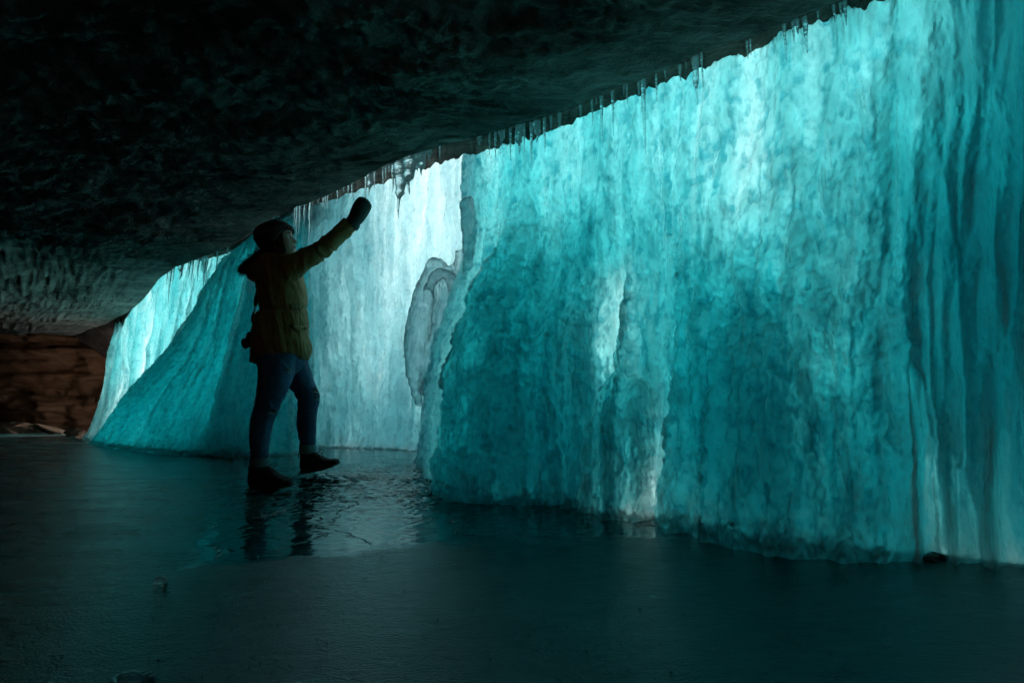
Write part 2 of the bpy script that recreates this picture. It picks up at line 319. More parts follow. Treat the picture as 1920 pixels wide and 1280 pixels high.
# ================================================================= floor + outside snow
def floor_material():
    m, n, l = new_mat('frozen_floor_ice'); b = n['Principled BSDF']
    tc = n.new('ShaderNodeTexCoord')
    def noise(sc, det=6, rough=0.6, stretch=None, dist=0):
        t = n.new('ShaderNodeTexNoise'); t.inputs['Scale'].default_value = sc; t.inputs['Detail'].default_value = det
        t.inputs['Roughness'].default_value = rough; t.inputs['Distortion'].default_value = dist
        if stretch:
            mp = n.new('ShaderNodeMapping'); mp.inputs['Scale'].default_value = stretch
            l.new(tc.outputs['Object'], mp.inputs['Vector']); l.new(mp.outputs[0], t.inputs['Vector'])
        else: l.new(tc.outputs['Object'], t.inputs['Vector'])
        return t.outputs['Fac']
    def rng(v, a, b_, c, d):
        r = n.new('ShaderNodeMapRange'); r.inputs['From Min'].default_value = a; r.inputs['From Max'].default_value = b_
        r.inputs['To Min'].default_value = c; r.inputs['To Max'].default_value = d; l.new(v, r.inputs['Value']); return r.outputs[0]
    def op(o_, a, b_):
        x = n.new('ShaderNodeMath'); x.operation = o_
        for i, v in enumerate((a, b_)):
            if isinstance(v, (int, float)): x.inputs[i].default_value = v
            else: l.new(v, x.inputs[i])
        return x.outputs[0]
    at = n.new('ShaderNodeAttribute'); at.attribute_name = 'rough_zone'; zone = at.outputs['Fac']
    wv = n.new('ShaderNodeTexNoise'); wv.inputs['Scale'].default_value = 2.2; wv.inputs['Detail'].default_value = 6; l.new(tc.outputs['Object'], wv.inputs['Vector'])
    wm = n.new('ShaderNodeVectorMath'); wm.operation = 'MULTIPLY_ADD'; wm.inputs[1].default_value = (0.7, 0.7, 0); l.new(wv.outputs['Color'], wm.inputs[0]); l.new(tc.outputs['Object'], wm.inputs[2])
    vc = n.new('ShaderNodeTexVoronoi'); vc.feature = 'DISTANCE_TO_EDGE'; vc.inputs['Scale'].default_value = 2.1; l.new(wm.outputs[0], vc.inputs['Vector'])
    crack = rng(vc.outputs['Distance'], 0.0, 0.012, 1, 0); cmask = op('MULTIPLY', rng(noise(0.9, 3), 0.40, 0.5, 0, 1), rng(zone, 0.05, 0.5, 1, 0)); crack = op('MULTIPLY', crack, cmask)
    frost_relief_shade = rng(noise(2.6, 9, 0.72, (0.8, 1.5, 1), 0.8), 0.58, 0.66, 0, 1)  # on the floor only pale frost patches
    # colour: dark clear ice with paler frosty patches
    big = noise(1.6, 8, 0.65, (0.8, 1.4, 1))
    r = n.new('ShaderNodeValToRGB'); e = r.color_ramp.elements
    e[0].position = 0.42; e[0].color = (0.008, 0.045, 0.045, 1); e[1].position = 0.70; e[1].color = (0.06, 0.10, 0.10, 1)
    l.new(big, r.inputs['Fac'])
    dirt = rng(noise(22, 8, 0.75, None, 1.5), 0.63, 0.67, 0, 1)
    mxc = n.new('ShaderNodeMixRGB'); l.new(dirt, mxc.inputs['Fac']); l.new(r.outputs[0], mxc.inputs[1]); mxc.inputs[2].default_value = (0.012, 0.015, 0.014, 1)
    fx = n.new('ShaderNodeMixRGB'); l.new(op('MULTIPLY', frost_relief_shade, 0.7), fx.inputs['Fac']); l.new(mxc.outputs[0], fx.inputs[1]); fx.inputs[2].default_value = (0.10, 0.19, 0.19, 1)
    cx = n.new('ShaderNodeMixRGB'); l.new(crack, cx.inputs['Fac']); l.new(fx.outputs[0], cx.inputs[1]); cx.inputs[2].default_value = (0.008, 0.012, 0.012, 1)
    l.new(cx.outputs[0], b.inputs['Base Color'])
    rz = op('ADD', zone, rng(noise(5, 6, 0.7), 0.3, 0.7, -0.18, 0.18))
    zr = rng(rz, 0.35, 0.6, 0, 1)
    rough = op('ADD', op('ADD', op('MULTIPLY', zr, 0.08), rng(rz, 0.9, 1.5, 0, 0.10)), rng(noise(3, 6, 0.6, (0.7, 2, 1)), 0.4, 0.7, 0.03, 0.15))
    rough = op('ADD', rough, op('ADD', op('MULTIPLY', frost_relief_shade, 0.16), op('MULTIPLY', crack, 0.3)))
    l.new(rough, b.inputs['Roughness'])
    b.inputs['IOR'].default_value = 1.36; b.inputs['Specular IOR Level'].default_value = 0.6
    h1 = op('MULTIPLY', noise(150, 3, 0.6), op('ADD', op('MULTIPLY', zr, 0.0034), 0.00003))
    h2 = op('MULTIPLY', noise(34, 5, 0.6, (0.6, 1, 1)), op('ADD', op('MULTIPLY', zr, 0.0030), 0.0002))
    h3 = op('MULTIPLY', noise(6, 5, 0.6, (0.6, 1.8, 1)), 0.0012)
    hh = op('SUBTRACT', op('ADD', op('ADD', h1, h2), h3), op('MULTIPLY', crack, 0.006))
    bp = n.new('ShaderNodeBump'); bp.inputs['Strength'].default_value = 1; bp.inputs['Distance'].default_value = 1; l.new(hh, bp.inputs['Height'])
    l.new(bp.outputs[0], b.inputs['Normal'])
    return m
def build_floor():
    xs = np.concatenate([np.linspace(-18, -6, 200, endpoint=False), np.linspace(-6, 3.2, 620, endpoint=False), np.linspace(3.2, 10, 40)])
    ys = np.concatenate([np.linspace(-9, 0.6, 60, endpoint=False), np.linspace(0.6, 7.5, 520, endpoint=False), np.linspace(7.5, 18, 160)])
    X, Y = np.meshgrid(xs, ys); Z = floor_z(X, Y)
    near = np.exp(-((Y-2)/6)**2)
    # frozen plates: thin step lines near the feet
    pl = fbm(X*1.5+2, Y*3.4, 71, 5)*4.5
    fr = pl-np.floor(pl)
    area = np.exp(-(((X+0.55)/1.5)**2+((Y-3.6)/1.2)**2))
    Z = Z+0.011*sstep(0.0, 0.05, fr)*sstep(1.0, 0.3, fr)*area
    Z = Z+0.0016*fbm(X*2.5, Y*5, 72, 3)
    Z = Z-0.12*sstep(-0.3, 0.9, (X*0.62+Y*0.78-3.4)-0.8*0)*(X > 0)*0
    V = np.stack([X, Y, Z], -1)
    fx, fy = project(V*[1, 1, 0]); ok = (Y < base_Y(np.clip(fx, 60, 2100))+0.03) | (fx < 150) | (Y < 0.3)
    Fc = grid_faces(*X.shape); okf = ok.reshape(-1)[Fc].all(1)
    o = mesh_np('ice_floor', V.reshape(-1, 3), Fc[okf], FLOOR_M)
    # grainy crust against smooth refrozen water, one value per vertex
    px, py = project(V)
    zone = sstep(2.15, 1.85, Y+0.18*fbm(X*1.5, Y*1.5, 81, 3)-0.15*X)
    zone = np.maximum(zone, 1.6*sstep(-1.05, -1.6, X+0.5*(Y-2.1)))
    a = o.data.attributes.new('rough_zone', 'FLOAT', 'POINT'); a.data.foreach_set('value', zone.astype(np.float32).ravel())
    tag(o, 'dark wet ice floor of the cave', 'ice floor', kind='structure')
FLOOR_M = floor_material()
build_floor()
SNOW = principled('snow', (0.8, 0.82, 0.84), 0.6, bump=(4, 0.5, 0.05))
xs = np.linspace(-60, 60, 161); ys = np.linspace(-60, 60, 161); X, Y = np.meshgrid(xs, ys)
out = sstep(0.1, 0.5, 0.62*X+0.78*Y-2.3)*sstep(-6, -4, X)
Z = -0.35+out*0.24+0.02*fbm(X*0.2, Y*0.2, 4, 3)*out
tag(mesh_np('ground', np.stack([X, Y, Z], -1).reshape(-1, 3), grid_faces(161, 161), SNOW), 'snow covered ground outside the cave', 'ground', kind='structure')
# ================================================================= frozen waterfall bodies
TMAP = np.array([
 (200,700,.26),(300,560,.09),(260,640,.16),(400,500,.13),(330,520,.08),(450,490,.18),(190,780,.3),
 (250,780,.60),(350,650,.42),(420,560,.32),(300,810,.60),(400,830,.36),(330,740,.5),(380,720,.4),
 (450,560,.36),(430,700,.42),(460,830,.36),(540,750,.36),(540,840,.3),(500,450,.2),
 (560,430,.28),(600,420,.27),(650,500,.20),(700,380,.15),(750,450,.07),(820,380,.008),(850,320,.01),(800,460,.008),(720,600,.07),(690,680,.06),(640,600,.2),(600,550,.28),
 (620,750,.22),(700,800,.26),(780,560,.07),(760,700,.2),(680,560,.16),(600,650,.26),(640,830,.3),(780,800,.3),
 (920,420,.25),(900,330,.14),(1000,340,.13),(1000,450,.26),(950,560,.46),(900,700,.68),(880,850,.78),(1000,650,.5),(1050,560,.4),(1000,850,.62),
 (1080,800,.42),(1080,480,.22),(1120,600,.12),(860,640,.22),(830,740,.22),(810,850,.26),(870,560,.2),(1100,400,.18),
 (1100,300,.13),(1200,250,.13),(1300,200,.11),(1400,200,.12),(1500,150,.12),(1600,100,.1),(1620,150,.09),(1200,350,.16),
 (1320,370,.05),(1300,300,.10),(1400,300,.11),(1400,380,.10),(1500,300,.15),(1600,300,.2),(1700,200,.26),(1650,50,.14),(1720,80,.2),(1800,100,.5),(1750,220,.42),(1730,320,.4),(1900,200,.62),(1900,50,.52),
 (1200,450,.40),(1240,520,.42),(1220,620,.28),(1200,700,.30),(1180,850,.42),(1230,900,.14),(1225,800,.14),
 (1290,600,.48),(1290,800,.66),(1350,700,.5),(1400,480,.16),(1320,480,.2),(1400,600,.36),(1500,500,.2),(1500,640,.28),(1500,800,.36),(1380,850,.55),(1450,950,.42),(1530,850,.3),
 (1600,600,.38),(1600,800,.5),(1650,950,.58),(1700,600,.48),(1600,400,.26),(1680,420,.42),(1550,970,.45),
 (1750,400,.55),(1800,500,.75),(1850,700,.7),(1750,650,.45),(1780,900,.5),(1840,950,.65),(1900,400,.7),(1910,700,.6)], float)
def thick(P, pxmax=9999):
    px, py = project(P); px = np.minimum(px, pxmax); px = px+26*fbm(px/70, py/110, 91, 3); py = py+40*fbm(px/80, py/120, 92, 3); num = np.zeros(px.shape); den = np.full(px.shape, 1e-12)
    for x, y, t in TMAP:
        wgt = np.exp(-((px-x)**2+(py-y)**2)/(2*72.0**2))+1e-4/(1+((px-x)**2+(py-y)**2)/4000)
        num += wgt*t; den += wgt
    t = num/den
    return np.minimum(t*(0.66+2.1*t), 1.05)
def ice_body(name, rows, mat=None, T=None, tscale=1.0, res=0.011, amp=1.0, flute=1.0, edge=(0.14, 0.14), seed=1, label='', cat='ice', lump=1.0, tmin=0.02, parent=None, dome=0.0, fade=(0, 0, 0), recess=None, lmask=None, band=0.35, foot=0.05, pxmax=9999):
    """rows: top to bottom, each a list of (x,y,z) with the same count. The back skin lies outward of the front by the ice's thickness."""
    P = np.array(rows, float)
    P = np.array([catmull(r_, 40) for r_ in P]); P = catmull(P, 40)
    lu = np.linalg.norm(np.diff(P, axis=1), axis=2).sum(1).max(); lv = np.linalg.norm(np.diff(P, axis=0), axis=2).sum(0).max()
    nu = int(max(24, min(900, lu/res))); nv = int(max(24, min(460, lv/res)))
    def rs(A, n):   # linear resample along axis 0
        t = np.linspace(0, len(A)-1, n); i = np.minimum(t.astype(int), len(A)-2); f = (t-i)[:, None, None]
        return A[i]*(1-f)+A[i+1]*f
    P = rs(P, nv); P = rs(P.transpose(1, 0, 2), nu).transpose(1, 0, 2)
    u = np.linspace(0, lu, nu)[None].repeat(nv, 0); z = P[..., 2]
    tu = np.gradient(P, axis=1); tv = np.gradient(P, axis=0); N = np.cross(tu, tv); N /= np.linalg.norm(N, axis=2)[..., None]+1e-9
    mid = P[nv//2, nu//2]; toc = np.array([0, 0, CAMH])-mid
    if (N[nv//2, nu//2]*toc).sum() < 0: N = -N
    O = -N.copy(); O[..., 2] = 0; O /= np.linalg.norm(O, axis=2)[..., None]+1e-9       # outward, away from the cave
    O[:] = O.mean((0, 1)); O /= np.linalg.norm(O, axis=2)[..., None]
    s = seed*101; wu = u+0.04*fbm(u*3, z*2, s, 2)
    d = 0.060*flute*(ridged(wu*2.4, z*0.35, s+1, 3)-0.8)+0.02*flute*fbm(wu*7, z*0.9, s+2, 3)
    lm = lump*(lmask(P) if lmask else 1.0)
    hf = (0.018*drips(wu*8, z*6, s+3)+0.022*drips(wu*15, z*11, s+4)+0.018*drips(wu*28, z*22, s+6)+0.009*drips(wu*55, z*45, s+7))+0.004*fbm(wu*22, z*20, s+5, 3)
    d = d+lm*hf
    e0, e1 = edge; un = u/lu*1.0
    du = np.minimum(u/max(e0, 1e-3), (lu-u)/max(e1, 1e-3)) if (e0 and e1) else (u/e0 if e0 else ((lu-u)/e1 if e1 else np.full(u.shape, 9.)))
    ee = np.clip(1-du, 0, 1); curl = 1-np.sqrt(np.clip(1-ee**2, 0, 1))
    rc = recess(P) if recess else None
    Tm = (thick(P, pxmax) if T is None else np.full(z.shape, T))*tscale
    Tm = Tm*(1+band*fbm(wu*4.5, z*0.7, s+8, 4)+0.22*fbm(wu*11, z*5, s+9, 3))
    vlen = np.linspace(0, 1, nv)[:, None]*lv
    if dome:
        e2 = np.clip(1-vlen/dome, 0, 1)+0*u; curl = np.maximum(curl, (1-np.sqrt(np.clip(1-e2**2, 0, 1)))*dome/max(e0, e1, .01)); ee = np.maximum(ee, e2)
    for f_, dist in zip(fade, (u, lu-u, lv-vlen+0*u)):
        if f_: Tm = Tm*(0.15+0.85*sstep(0, f_, dist))
    Tm = np.maximum(Tm, tmin)
    if foot: Tm = np.maximum(Tm*(1-0.6*np.exp(-np.maximum(z, 0)/0.08)), tmin)
    er = max(e0, e1, 0.01)
    if rc is not None:
        Tm = np.where(np.isnan(rc[1]), Tm*rc[2], rc[1]); Tm = np.maximum(Tm, 0.02); P = P+O*rc[0][..., None]
    rag = (0.030*fbm(z*5, u*0+s, s+12, 4)+0.012*drips(z*16, u*9, s+13))*ee
    tun = tu/(np.linalg.norm(tu, axis=2)[..., None]+1e-9); P = P+tun*rag[..., None]
    flare = foot*np.exp(-np.maximum(z, 0)/0.02)*(1-ee)
    Fr = P-O*flare[..., None]+N*(d*amp*(1-0.7*ee))[..., None]+O*(curl*min(er, 0.9*er))[..., None]
    Bk = P+O*np.maximum(Tm, (curl*er)+0.03*1)[..., None]
    gap = ((Bk-Fr)*O).sum(2); Bk += O*np.maximum(0.02-gap, 0)[..., None]
    nF = nu*nv; V = np.concatenate([Fr.reshape(-1, 3), Bk.reshape(-1, 3)])
    a = np.arange(nF).reshape(nv, nu); bI = a+nF
    def strip(p, q): return np.stack([p[:-1], p[1:], q[1:], q[:-1]], -1)
    Fc = np.concatenate([grid_faces(nv, nu), grid_faces(nv, nu, nF, True), strip(bI[0], a[0]), strip(a[-1], bI[-1]), strip(a[:, 0], bI[:, 0]), strip(bI[:, -1], a[:, -1])])
    # orient outward: front normal must face the cave
    v0, v1, v2 = V[Fc[(nv//2)*(nu-1)+nu//2]][:3]
    if np.dot(np.cross(v1-v0, v2-v1), N[nv//2, nu//2]) < 0: Fc = Fc[:, ::-1]
    o = mesh_np(name, V, Fc, mat or ICE, parent)
    at = o.data.attributes.new('front_skin', 'FLOAT', 'POINT')
    at.data.foreach_set('value', np.concatenate([np.ones(nF), np.zeros(nF)]).astype(np.float32))
    relief_shade = np.clip((hf-np.percentile(hf, 4))/(np.percentile(hf, 80)-np.percentile(hf, 4)), 0, 1); relief_shade = 1-(1-relief_shade)*np.clip(lm+0*relief_shade, 0, 1)  # crease shade painted per vertex from lump height, random tone added below
    relief_shade = relief_shade-0.45*sstep(0.25, 0.7, fbm(wu*6, z*1.6, s+14, 4))
    at = o.data.attributes.new('frost_relief_shade', 'FLOAT', 'POINT'); at.data.foreach_set('value', np.concatenate([relief_shade.ravel(), np.ones(nF)]).astype(np.float32))
    if not parent: tag(o, label, cat, 'frozen waterfall ice masses')
    return o
def fl(px, py, dz=-0.10):               # a point on the floor under a pixel, sunk a little
    p = atZ(px, py, 0.0); p = np.array(p); p[2] = dz; return p
def row(pts): return [np.array(atY(x, y, Y)) for x, y, Y in pts]
def base(pts): return [fl(x, y) for x, y in pts]
def up(r_, h=0.9, lean=0.0): return [p+np.array([0.62*lean, 0.78*lean, h]) for p in r_]

# far-left rear curtain
tA = row([(196, 660, 9.6), (250, 594, 9.0), (330, 508, 7.5), (400, 488, 7.0), (470, 455, 6.6), (640, 375, 6.9)])
ice_body('ice_curtain', [up(tA, 0.8, 0.15), tA, row([(172, 760, 9.2), (235, 720, 8.8), (300, 690, 7.8), (380, 640, 7.1), (460, 620, 6.8), (640, 600, 7.0)]),
    base([(150, 824), (205, 826), (270, 830), (350, 834), (440, 838), (640, 834)])], seed=2, edge=(0.45, 0.1), lump=0.6, flute=1.3, T=0.10, band=0.8,
    label='pale teal ice curtain at the far left end, behind the teal mounds', cat='ice curtain')
# left mound
tB = row([(395, 545, 6.3), (430, 500, 6.2), (470, 470, 6.1), (520, 440, 6.0)])
ice_body('ice_mound', [up(tB, 0.5, 0.5), tB, row([(330, 640, 6.4), (375, 640, 6.1), (440, 640, 5.9), (510, 640, 5.9)]),
    row([(225, 752, 7.0), (300, 755, 6.2), (400, 755, 5.8), (500, 755, 5.7)]), base([(163, 826), (250, 842), (370, 853), (480, 857)])], mat=ICE_TEAL, seed=3, edge=(0.35, 0.1), lump=1.3, flute=1.0, band=0.4, tscale=0.15, tmin=0.03,
    label='broad teal ice mound with a sloping left flank, left of the person', cat='ice mound')
# second mound just behind the person
tB2 = row([(487, 450, 5.7), (515, 418, 5.9), (560, 412, 6.2), (585, 405, 6.3)])
ice_body('ice_mound', [up(tB2, 0.5, 0.5), tB2, row([(440, 600, 5.5), (480, 590, 5.4), (540, 590, 5.5), (590, 590, 5.8)]),
    row([(405, 740, 5.4), (450, 740, 5.3), (530, 740, 5.4), (590, 740, 5.8)]), base([(372, 852), (440, 857), (520, 852), (600, 842)])], mat=ICE_TEAL, seed=4, edge=(0.3, 0.2), lump=1.3, flute=1.0, band=0.4, tscale=0.18, tmin=0.03,
    label='upright teal ice mound directly behind the person', cat='ice mound')
# white curtain
tC = row([(545, 412, 6.5), (620, 386, 6.3), (700, 360, 6.0), (780, 330, 5.5), (860, 305, 4.9), (915, 290, 4.5), (1000, 262, 4.3)])
ice_body('ice_curtain', [up(tC, 1.0, 0.1), tC, row([(555, 600, 6.5), (620, 600, 6.4), (700, 600, 6.1), (770, 590, 5.7), (850, 590, 5.2), (930, 590, 4.8), (1030, 590, 4.5)]),
    base([(570, 838), (620, 839), (690, 839), (760, 842), (840, 846), (930, 856), (1040, 866)])], mat=ICE_WHITE, seed=5, edge=(0.1, 0.1), tscale=1.5, band=0.5, pxmax=850, lump=0.9, flute=0.8, res=0.012,
    label='bright white translucent ice curtain right of the person', cat='ice curtain')
# grey hanging pieces in front of the white curtain (joined drips, built further down)
# the main wall: one continuous mass from the centre to the right edge, with slots where it opens
def between(x_, y_, lft, rgt, soft=7):
    if soft == 3: lft = [(a_-7, b_) for a_, b_ in lft]; rgt = [(a_+7, b_) for a_, b_ in rgt]; soft = 5
    xl = np.interp(y_, *zip(*[(b_, a_) for a_, b_ in lft])); xr = np.interp(y_, *zip(*[(b_, a_) for a_, b_ in rgt]))
    return sstep(-soft, soft, x_-xl)*sstep(-soft, soft, xr-x_)
PILLARS = [([(1690, 380), (1716, 600), (1712, 820), (1716, 1048)], [36, 26, 12, 9]), ([(1752, 330), (1768, 600), (1786, 850), (1784, 1056)], [40, 36, 20, 12]),
           ([(1815, 260), (1836, 560), (1848, 800), (1850, 1064)], [56, 44, 30, 20]), ([(1885, 300), (1878, 600), (1862, 850), (1862, 1066)], [30, 22, 12, 10]),
           ([(1960, 300), (1950, 620), (1965, 900), (1972, 1078)], [44, 42, 46, 44])]
def wall_recess(P):
    px, py = project(P); x_ = px+9*fbm(px/26, py/38, 5, 3); xs_ = px+5*fbm(px/60, py/110, 6, 2)
    slot = between(x_, py, [(1140, 440), (1116, 480), (1102, 560), (1098, 650), (1104, 700), (1112, 800)], [(1172, 440), (1172, 500), (1166, 600), (1162, 650), (1150, 700), (1130, 760), (1122, 800)], 11)*sstep(400, 540, py)*sstep(810, 780, py)
    s2 = sstep(-4, 3, 6-np.abs(x_-1063))*sstep(820, 860, py); s3 = sstep(-4, 3, 5-np.abs(x_-1104))*sstep(780, 830, py)
    strip = sstep(-8, 8, x_-np.interp(py, [300, 1000], [1172, 1190]))*sstep(10, -10, x_-np.interp(py, [400, 560, 700, 980], [1262, 1284, 1276, 1252]))*sstep(330, 520, py)
    low = sstep(-12, 12, x_-1185)*sstep(8, -8, x_-1250)*sstep(840, 900, py)
    knee = np.sqrt(np.clip(1-((x_-1172)/58)**2-(np.clip(790-py, 0, 999)/92)**2, 0, 1))*sstep(680, 720, py)     # rounded shoulder below the slot
    eL = np.interp(py, [300, 480, 560, 640, 700, 800, 912], [970, 945, 912, 886, 868, 850, 836])
    bulge = 0.13*sstep(-6, 14, x_-eL)*np.exp(-(np.maximum(x_-eL, 0)/190)**2)*sstep(380, 560, py)+0.12*np.exp(-((px-1460)/180)**2)*sstep(150, 700, py)
    off = 0.10*slot+0.06*s2+0.05*s3+0.10*strip*(1-slot)*(1-knee)-bulge-0.09*knee
    k = (1-0.35*low)*(1-0.80*slot)*(1-0.75*np.clip(s2+s3, 0, 1))*(1-0.35*strip)*(1-0.25*knee)*(1-0.72*sstep(10, -10, x_-eL)*sstep(330, 480, py))
    # pillars hanging at the right, with gaps widening to the floor
    pz = np.zeros(px.shape)
    for (c_, w_) in PILLARS:
        cx_ = np.interp(py, [b_ for a_, b_ in c_], [a_ for a_, b_ in c_]); ww = np.interp(py, [b_ for a_, b_ in c_], w_)*1.15
        pz = np.maximum(pz, np.sqrt(np.clip(1-((xs_-cx_)/ww)**2, 0, 1))*sstep(c_[0][1]-60, c_[0][1]+160, py))
    g1 = between(xs_, py, [(1706, 690), (1717, 820), (1726, 916), (1729, 1060)], [(1708, 690), (1726, 742), (1736, 810), (1748, 838), (1773, 1060)], 3)*sstep(680, 720, py)
    g1 *= 1-0.75*sstep(3.5, 1.5, np.abs(xs_-1750-0.06*(py-900)))*sstep(860, 900, py)
    g2 = between(xs_, py, [(1797, 872), (1794, 916), (1794, 1060)], [(1802, 872), (1811, 916), (1828, 964), (1833, 1060)], 3)*sstep(865, 885, py)
    g3 = between(xs_, py, [(1889, 596), (1884, 674), (1882, 795), (1874, 848), (1870, 916), (1878, 1075)], [(1891, 596), (1906, 674), (1911, 770), (1918, 900), (1932, 1075)], 3)*sstep(596, 760, py)
    gg = np.clip(g1+g2+g3, 0, 1); right = sstep(1670, 1740, px)
    off = off-0.075*pz*right*(1-gg)*(1-0.6*sstep(850, 1040, py))+0.02*gg
    k = k*(1-0.80*gg)*(1+right*sstep(380, 620, py)*(0.30*pz-0.45)*(1-gg))
    return off, np.full(px.shape, np.nan), k
def wall_lumps(P):
    px, py = project(P)
    return (1-0.72*sstep(1620, 1760, px+40*fbm(py/90, px/200, 7, 2)))*(0.85+0.3*sstep(300, 700, py))
def wr(y_, a, c_): return row([(x, y, Y) for x, y, Y in a]+[(x, y_, Y) for x, Y in c_])
tE = row([(868, 304, 4.2), (895, 300, 3.85), (925, 294, 3.6), (960, 280, 3.35), (1010, 262, 3.2), (1060, 242, 3.05), (1110, 222, 2.93), (1160, 203, 2.82), (1210, 182, 2.72), (1260, 163, 2.62), (1330, 134, 2.47), (1400, 112, 2.34), (1480, 80, 2.22), (1570, 47, 2.12), (1660, 16, 2.03), (1760, -25, 1.95), (1850, -62, 1.88), (1950, -105, 1.78), (2150, -190, 1.6)])
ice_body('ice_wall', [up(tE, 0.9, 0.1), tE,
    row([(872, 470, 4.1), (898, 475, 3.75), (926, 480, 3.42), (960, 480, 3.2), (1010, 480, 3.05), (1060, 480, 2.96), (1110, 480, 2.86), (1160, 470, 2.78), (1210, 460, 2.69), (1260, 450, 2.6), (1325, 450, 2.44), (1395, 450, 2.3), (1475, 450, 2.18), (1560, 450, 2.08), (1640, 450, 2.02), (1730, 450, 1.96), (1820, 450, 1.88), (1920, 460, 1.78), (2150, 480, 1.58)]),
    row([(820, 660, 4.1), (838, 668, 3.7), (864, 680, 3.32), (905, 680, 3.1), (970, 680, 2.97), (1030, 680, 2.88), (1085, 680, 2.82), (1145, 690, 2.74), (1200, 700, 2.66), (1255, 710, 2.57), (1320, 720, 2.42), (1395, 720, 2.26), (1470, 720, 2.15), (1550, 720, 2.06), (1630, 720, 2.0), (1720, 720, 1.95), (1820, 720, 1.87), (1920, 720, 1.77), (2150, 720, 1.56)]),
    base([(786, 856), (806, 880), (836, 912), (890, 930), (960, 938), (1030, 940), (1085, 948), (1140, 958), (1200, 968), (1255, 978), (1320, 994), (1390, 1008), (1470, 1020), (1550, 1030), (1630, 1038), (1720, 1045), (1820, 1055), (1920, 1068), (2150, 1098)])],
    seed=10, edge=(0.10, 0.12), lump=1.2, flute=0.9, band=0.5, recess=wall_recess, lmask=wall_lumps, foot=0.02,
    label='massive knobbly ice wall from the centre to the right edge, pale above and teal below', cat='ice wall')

# ================================================================= icicles
def icicle(px, py0, py1, wpx, back=0.0, wob=0.0, stub=False):
    E = atZ(px, edge_y(px), ZC)
    Y = float(E[1])+0.05+back
    A = np.array(atY(px, py0, Y)); B = np.array(atY(px, py1, Y))
    Wd = max(wpx*Y/F*0.55, 0.0035)
    L = A[2]-B[2]; L = max(L, 0.02); top = A.copy(); rise = 0.10
    bm = bmesh.new(); nseg = max(10, int(L/0.012)); nseg = min(nseg, 60); nr = 9; rings = []
    rnd = random.Random(int(px*13+py0)); ph = rnd.random()*6
    for i in range(-3, nseg+1):
        t = max(i, 0)/nseg
        z = (rise/3)*(-i) if i < 0 else -L*t
        if stub and L > 0.12: r_ = Wd*(1-0.3*t/0.6) if t < 0.6 else Wd*(0.7-0.42*min((t-0.6)/0.07, 1))*(1-max(t-0.67, 0)/0.33)**0.8
        else: r_ = Wd*(1-t)**(0.7 if stub else 0.9)
        r_ += 0.0012
        if i < 0: r_ = Wd*(1+0.25*(-i))
        r_ *= 1+0.06*math.sin(t*L*240+ph)+0.09*math.sin(t*L*71+ph*2)
        ox = wob*Wd*2*t*t+0.12*Wd*math.sin(t*9+ph); oy = 0.12*Wd*math.cos(t*7+ph)
        rings.append([bm.verts.new((ox+r_*math.cos(a*2*math.pi/nr), oy+r_*math.sin(a*2*math.pi/nr), z)) for a in range(nr)])
    for a, b_ in zip(rings, rings[1:]):
        for k in range(nr): bm.faces.new((a[k], a[(k+1) % nr], b_[(k+1) % nr], b_[k]))
    bm.faces.new(rings[0]); bm.faces.new(rings[-1][::-1])
    o = obj_bm('icicle', bm, CLEAR); o.location = top
    return o
ZONES = [
 ('over the pale curtain at far left', [(314,508,535,3),(320,506,566,5),(326,504,530,3),(340,497,527,8),(356,492,522,4),(362,490,526,4),(373,484,525,3),(380,481,510,3),(385,479,533,5),(389,478,515,4),(408,474,498,3),(428,462,480,3)]),
 ("between the person's hat and the mitten", [(553,396,428,3),(558,392,448,4),(563,391,440,3),(572,385,418,4),(583,378,447,7),(597,372,383,5),(607,367,387,3),(611,366,386,3),(615,364,391,3),(634,356,376,4),(645,352,362,3)]),
 ("above the person's raised mitten", [(654,343,367,3),(660,330,368,6),(687,322,366,6),(694,320,364,9),(703,318,353,4),(719,313,348,4),(724,311,332,3),(730,308,322,3)]),
 ('around the thickest icicle', [(738,300,350,8),(751,292,394,22),(768,292,350,20),(784,292,318,10),(791,290,331,13),(805,284,302,6),(825,278,297,3),(857,250,265,7)]),
 ('over the right part of the white ice', [(899,258,275,8),(918,252,291,4),(929,248,296,4),(941,243,271,14),(957,238,296,4),(973,232,290,15),(983,232,278,3),(996,228,303,5)]),
 ('above the central ice column', [(1007,222,266,14),(1021,216,281,5),(1033,212,238,6),(1049,204,240,9),(1088,190,219,6),(1110,180,229,4),(1118,178,196,3),(1127,173,269,6),(1148,162,234,5)]),
 ('above the mottled column', [(1169,154,176,3),(1175,152,189,4),(1197,145,174,5),(1205,138,259,8),(1230,134,186,4),(1247,130,148,3),(1274,115,153,8)]),
 ('above the knobbly ice wall', [(1286,110,130,3),(1303,104,190,14),(1315,98,168,5),(1400,72,112,3),(1406,70,105,3),(1470,46,104,6),(1486,38,81,5),(1494,34,62,9),(1508,28,85,8),(1533,22,37,3),(1563,10,42,5),(1575,4,31,6),(1583,0,39,8)]),
]
ORD = ['first','second','third','fourth','fifth','sixth','seventh','eighth','ninth','tenth','eleventh','twelfth','thirteenth']
for zn, lst in ZONES:
    for k, (px, a, b_, w_) in enumerate(lst):
        size = ('stout' if w_ >= 12 else 'thick' if w_ >= 8 else 'slim' if w_ >= 5 else 'hair-thin')+(' long' if b_-a > 60 else ' short' if b_-a < 22 else '')
        stub = w_ >= 9
        b_ = a+(b_-a)*random.uniform(0.95, 1.3); w_ = w_*random.uniform(0.85, 1.3)
        o = icicle(px, a, b_, w_, wob=(0.8 if px == 660 else 0), stub=stub)
        tag(o, f'{size} icicle, {ORD[k]} from left {zn}', 'icicle', 'icicles hanging along the rock edge')
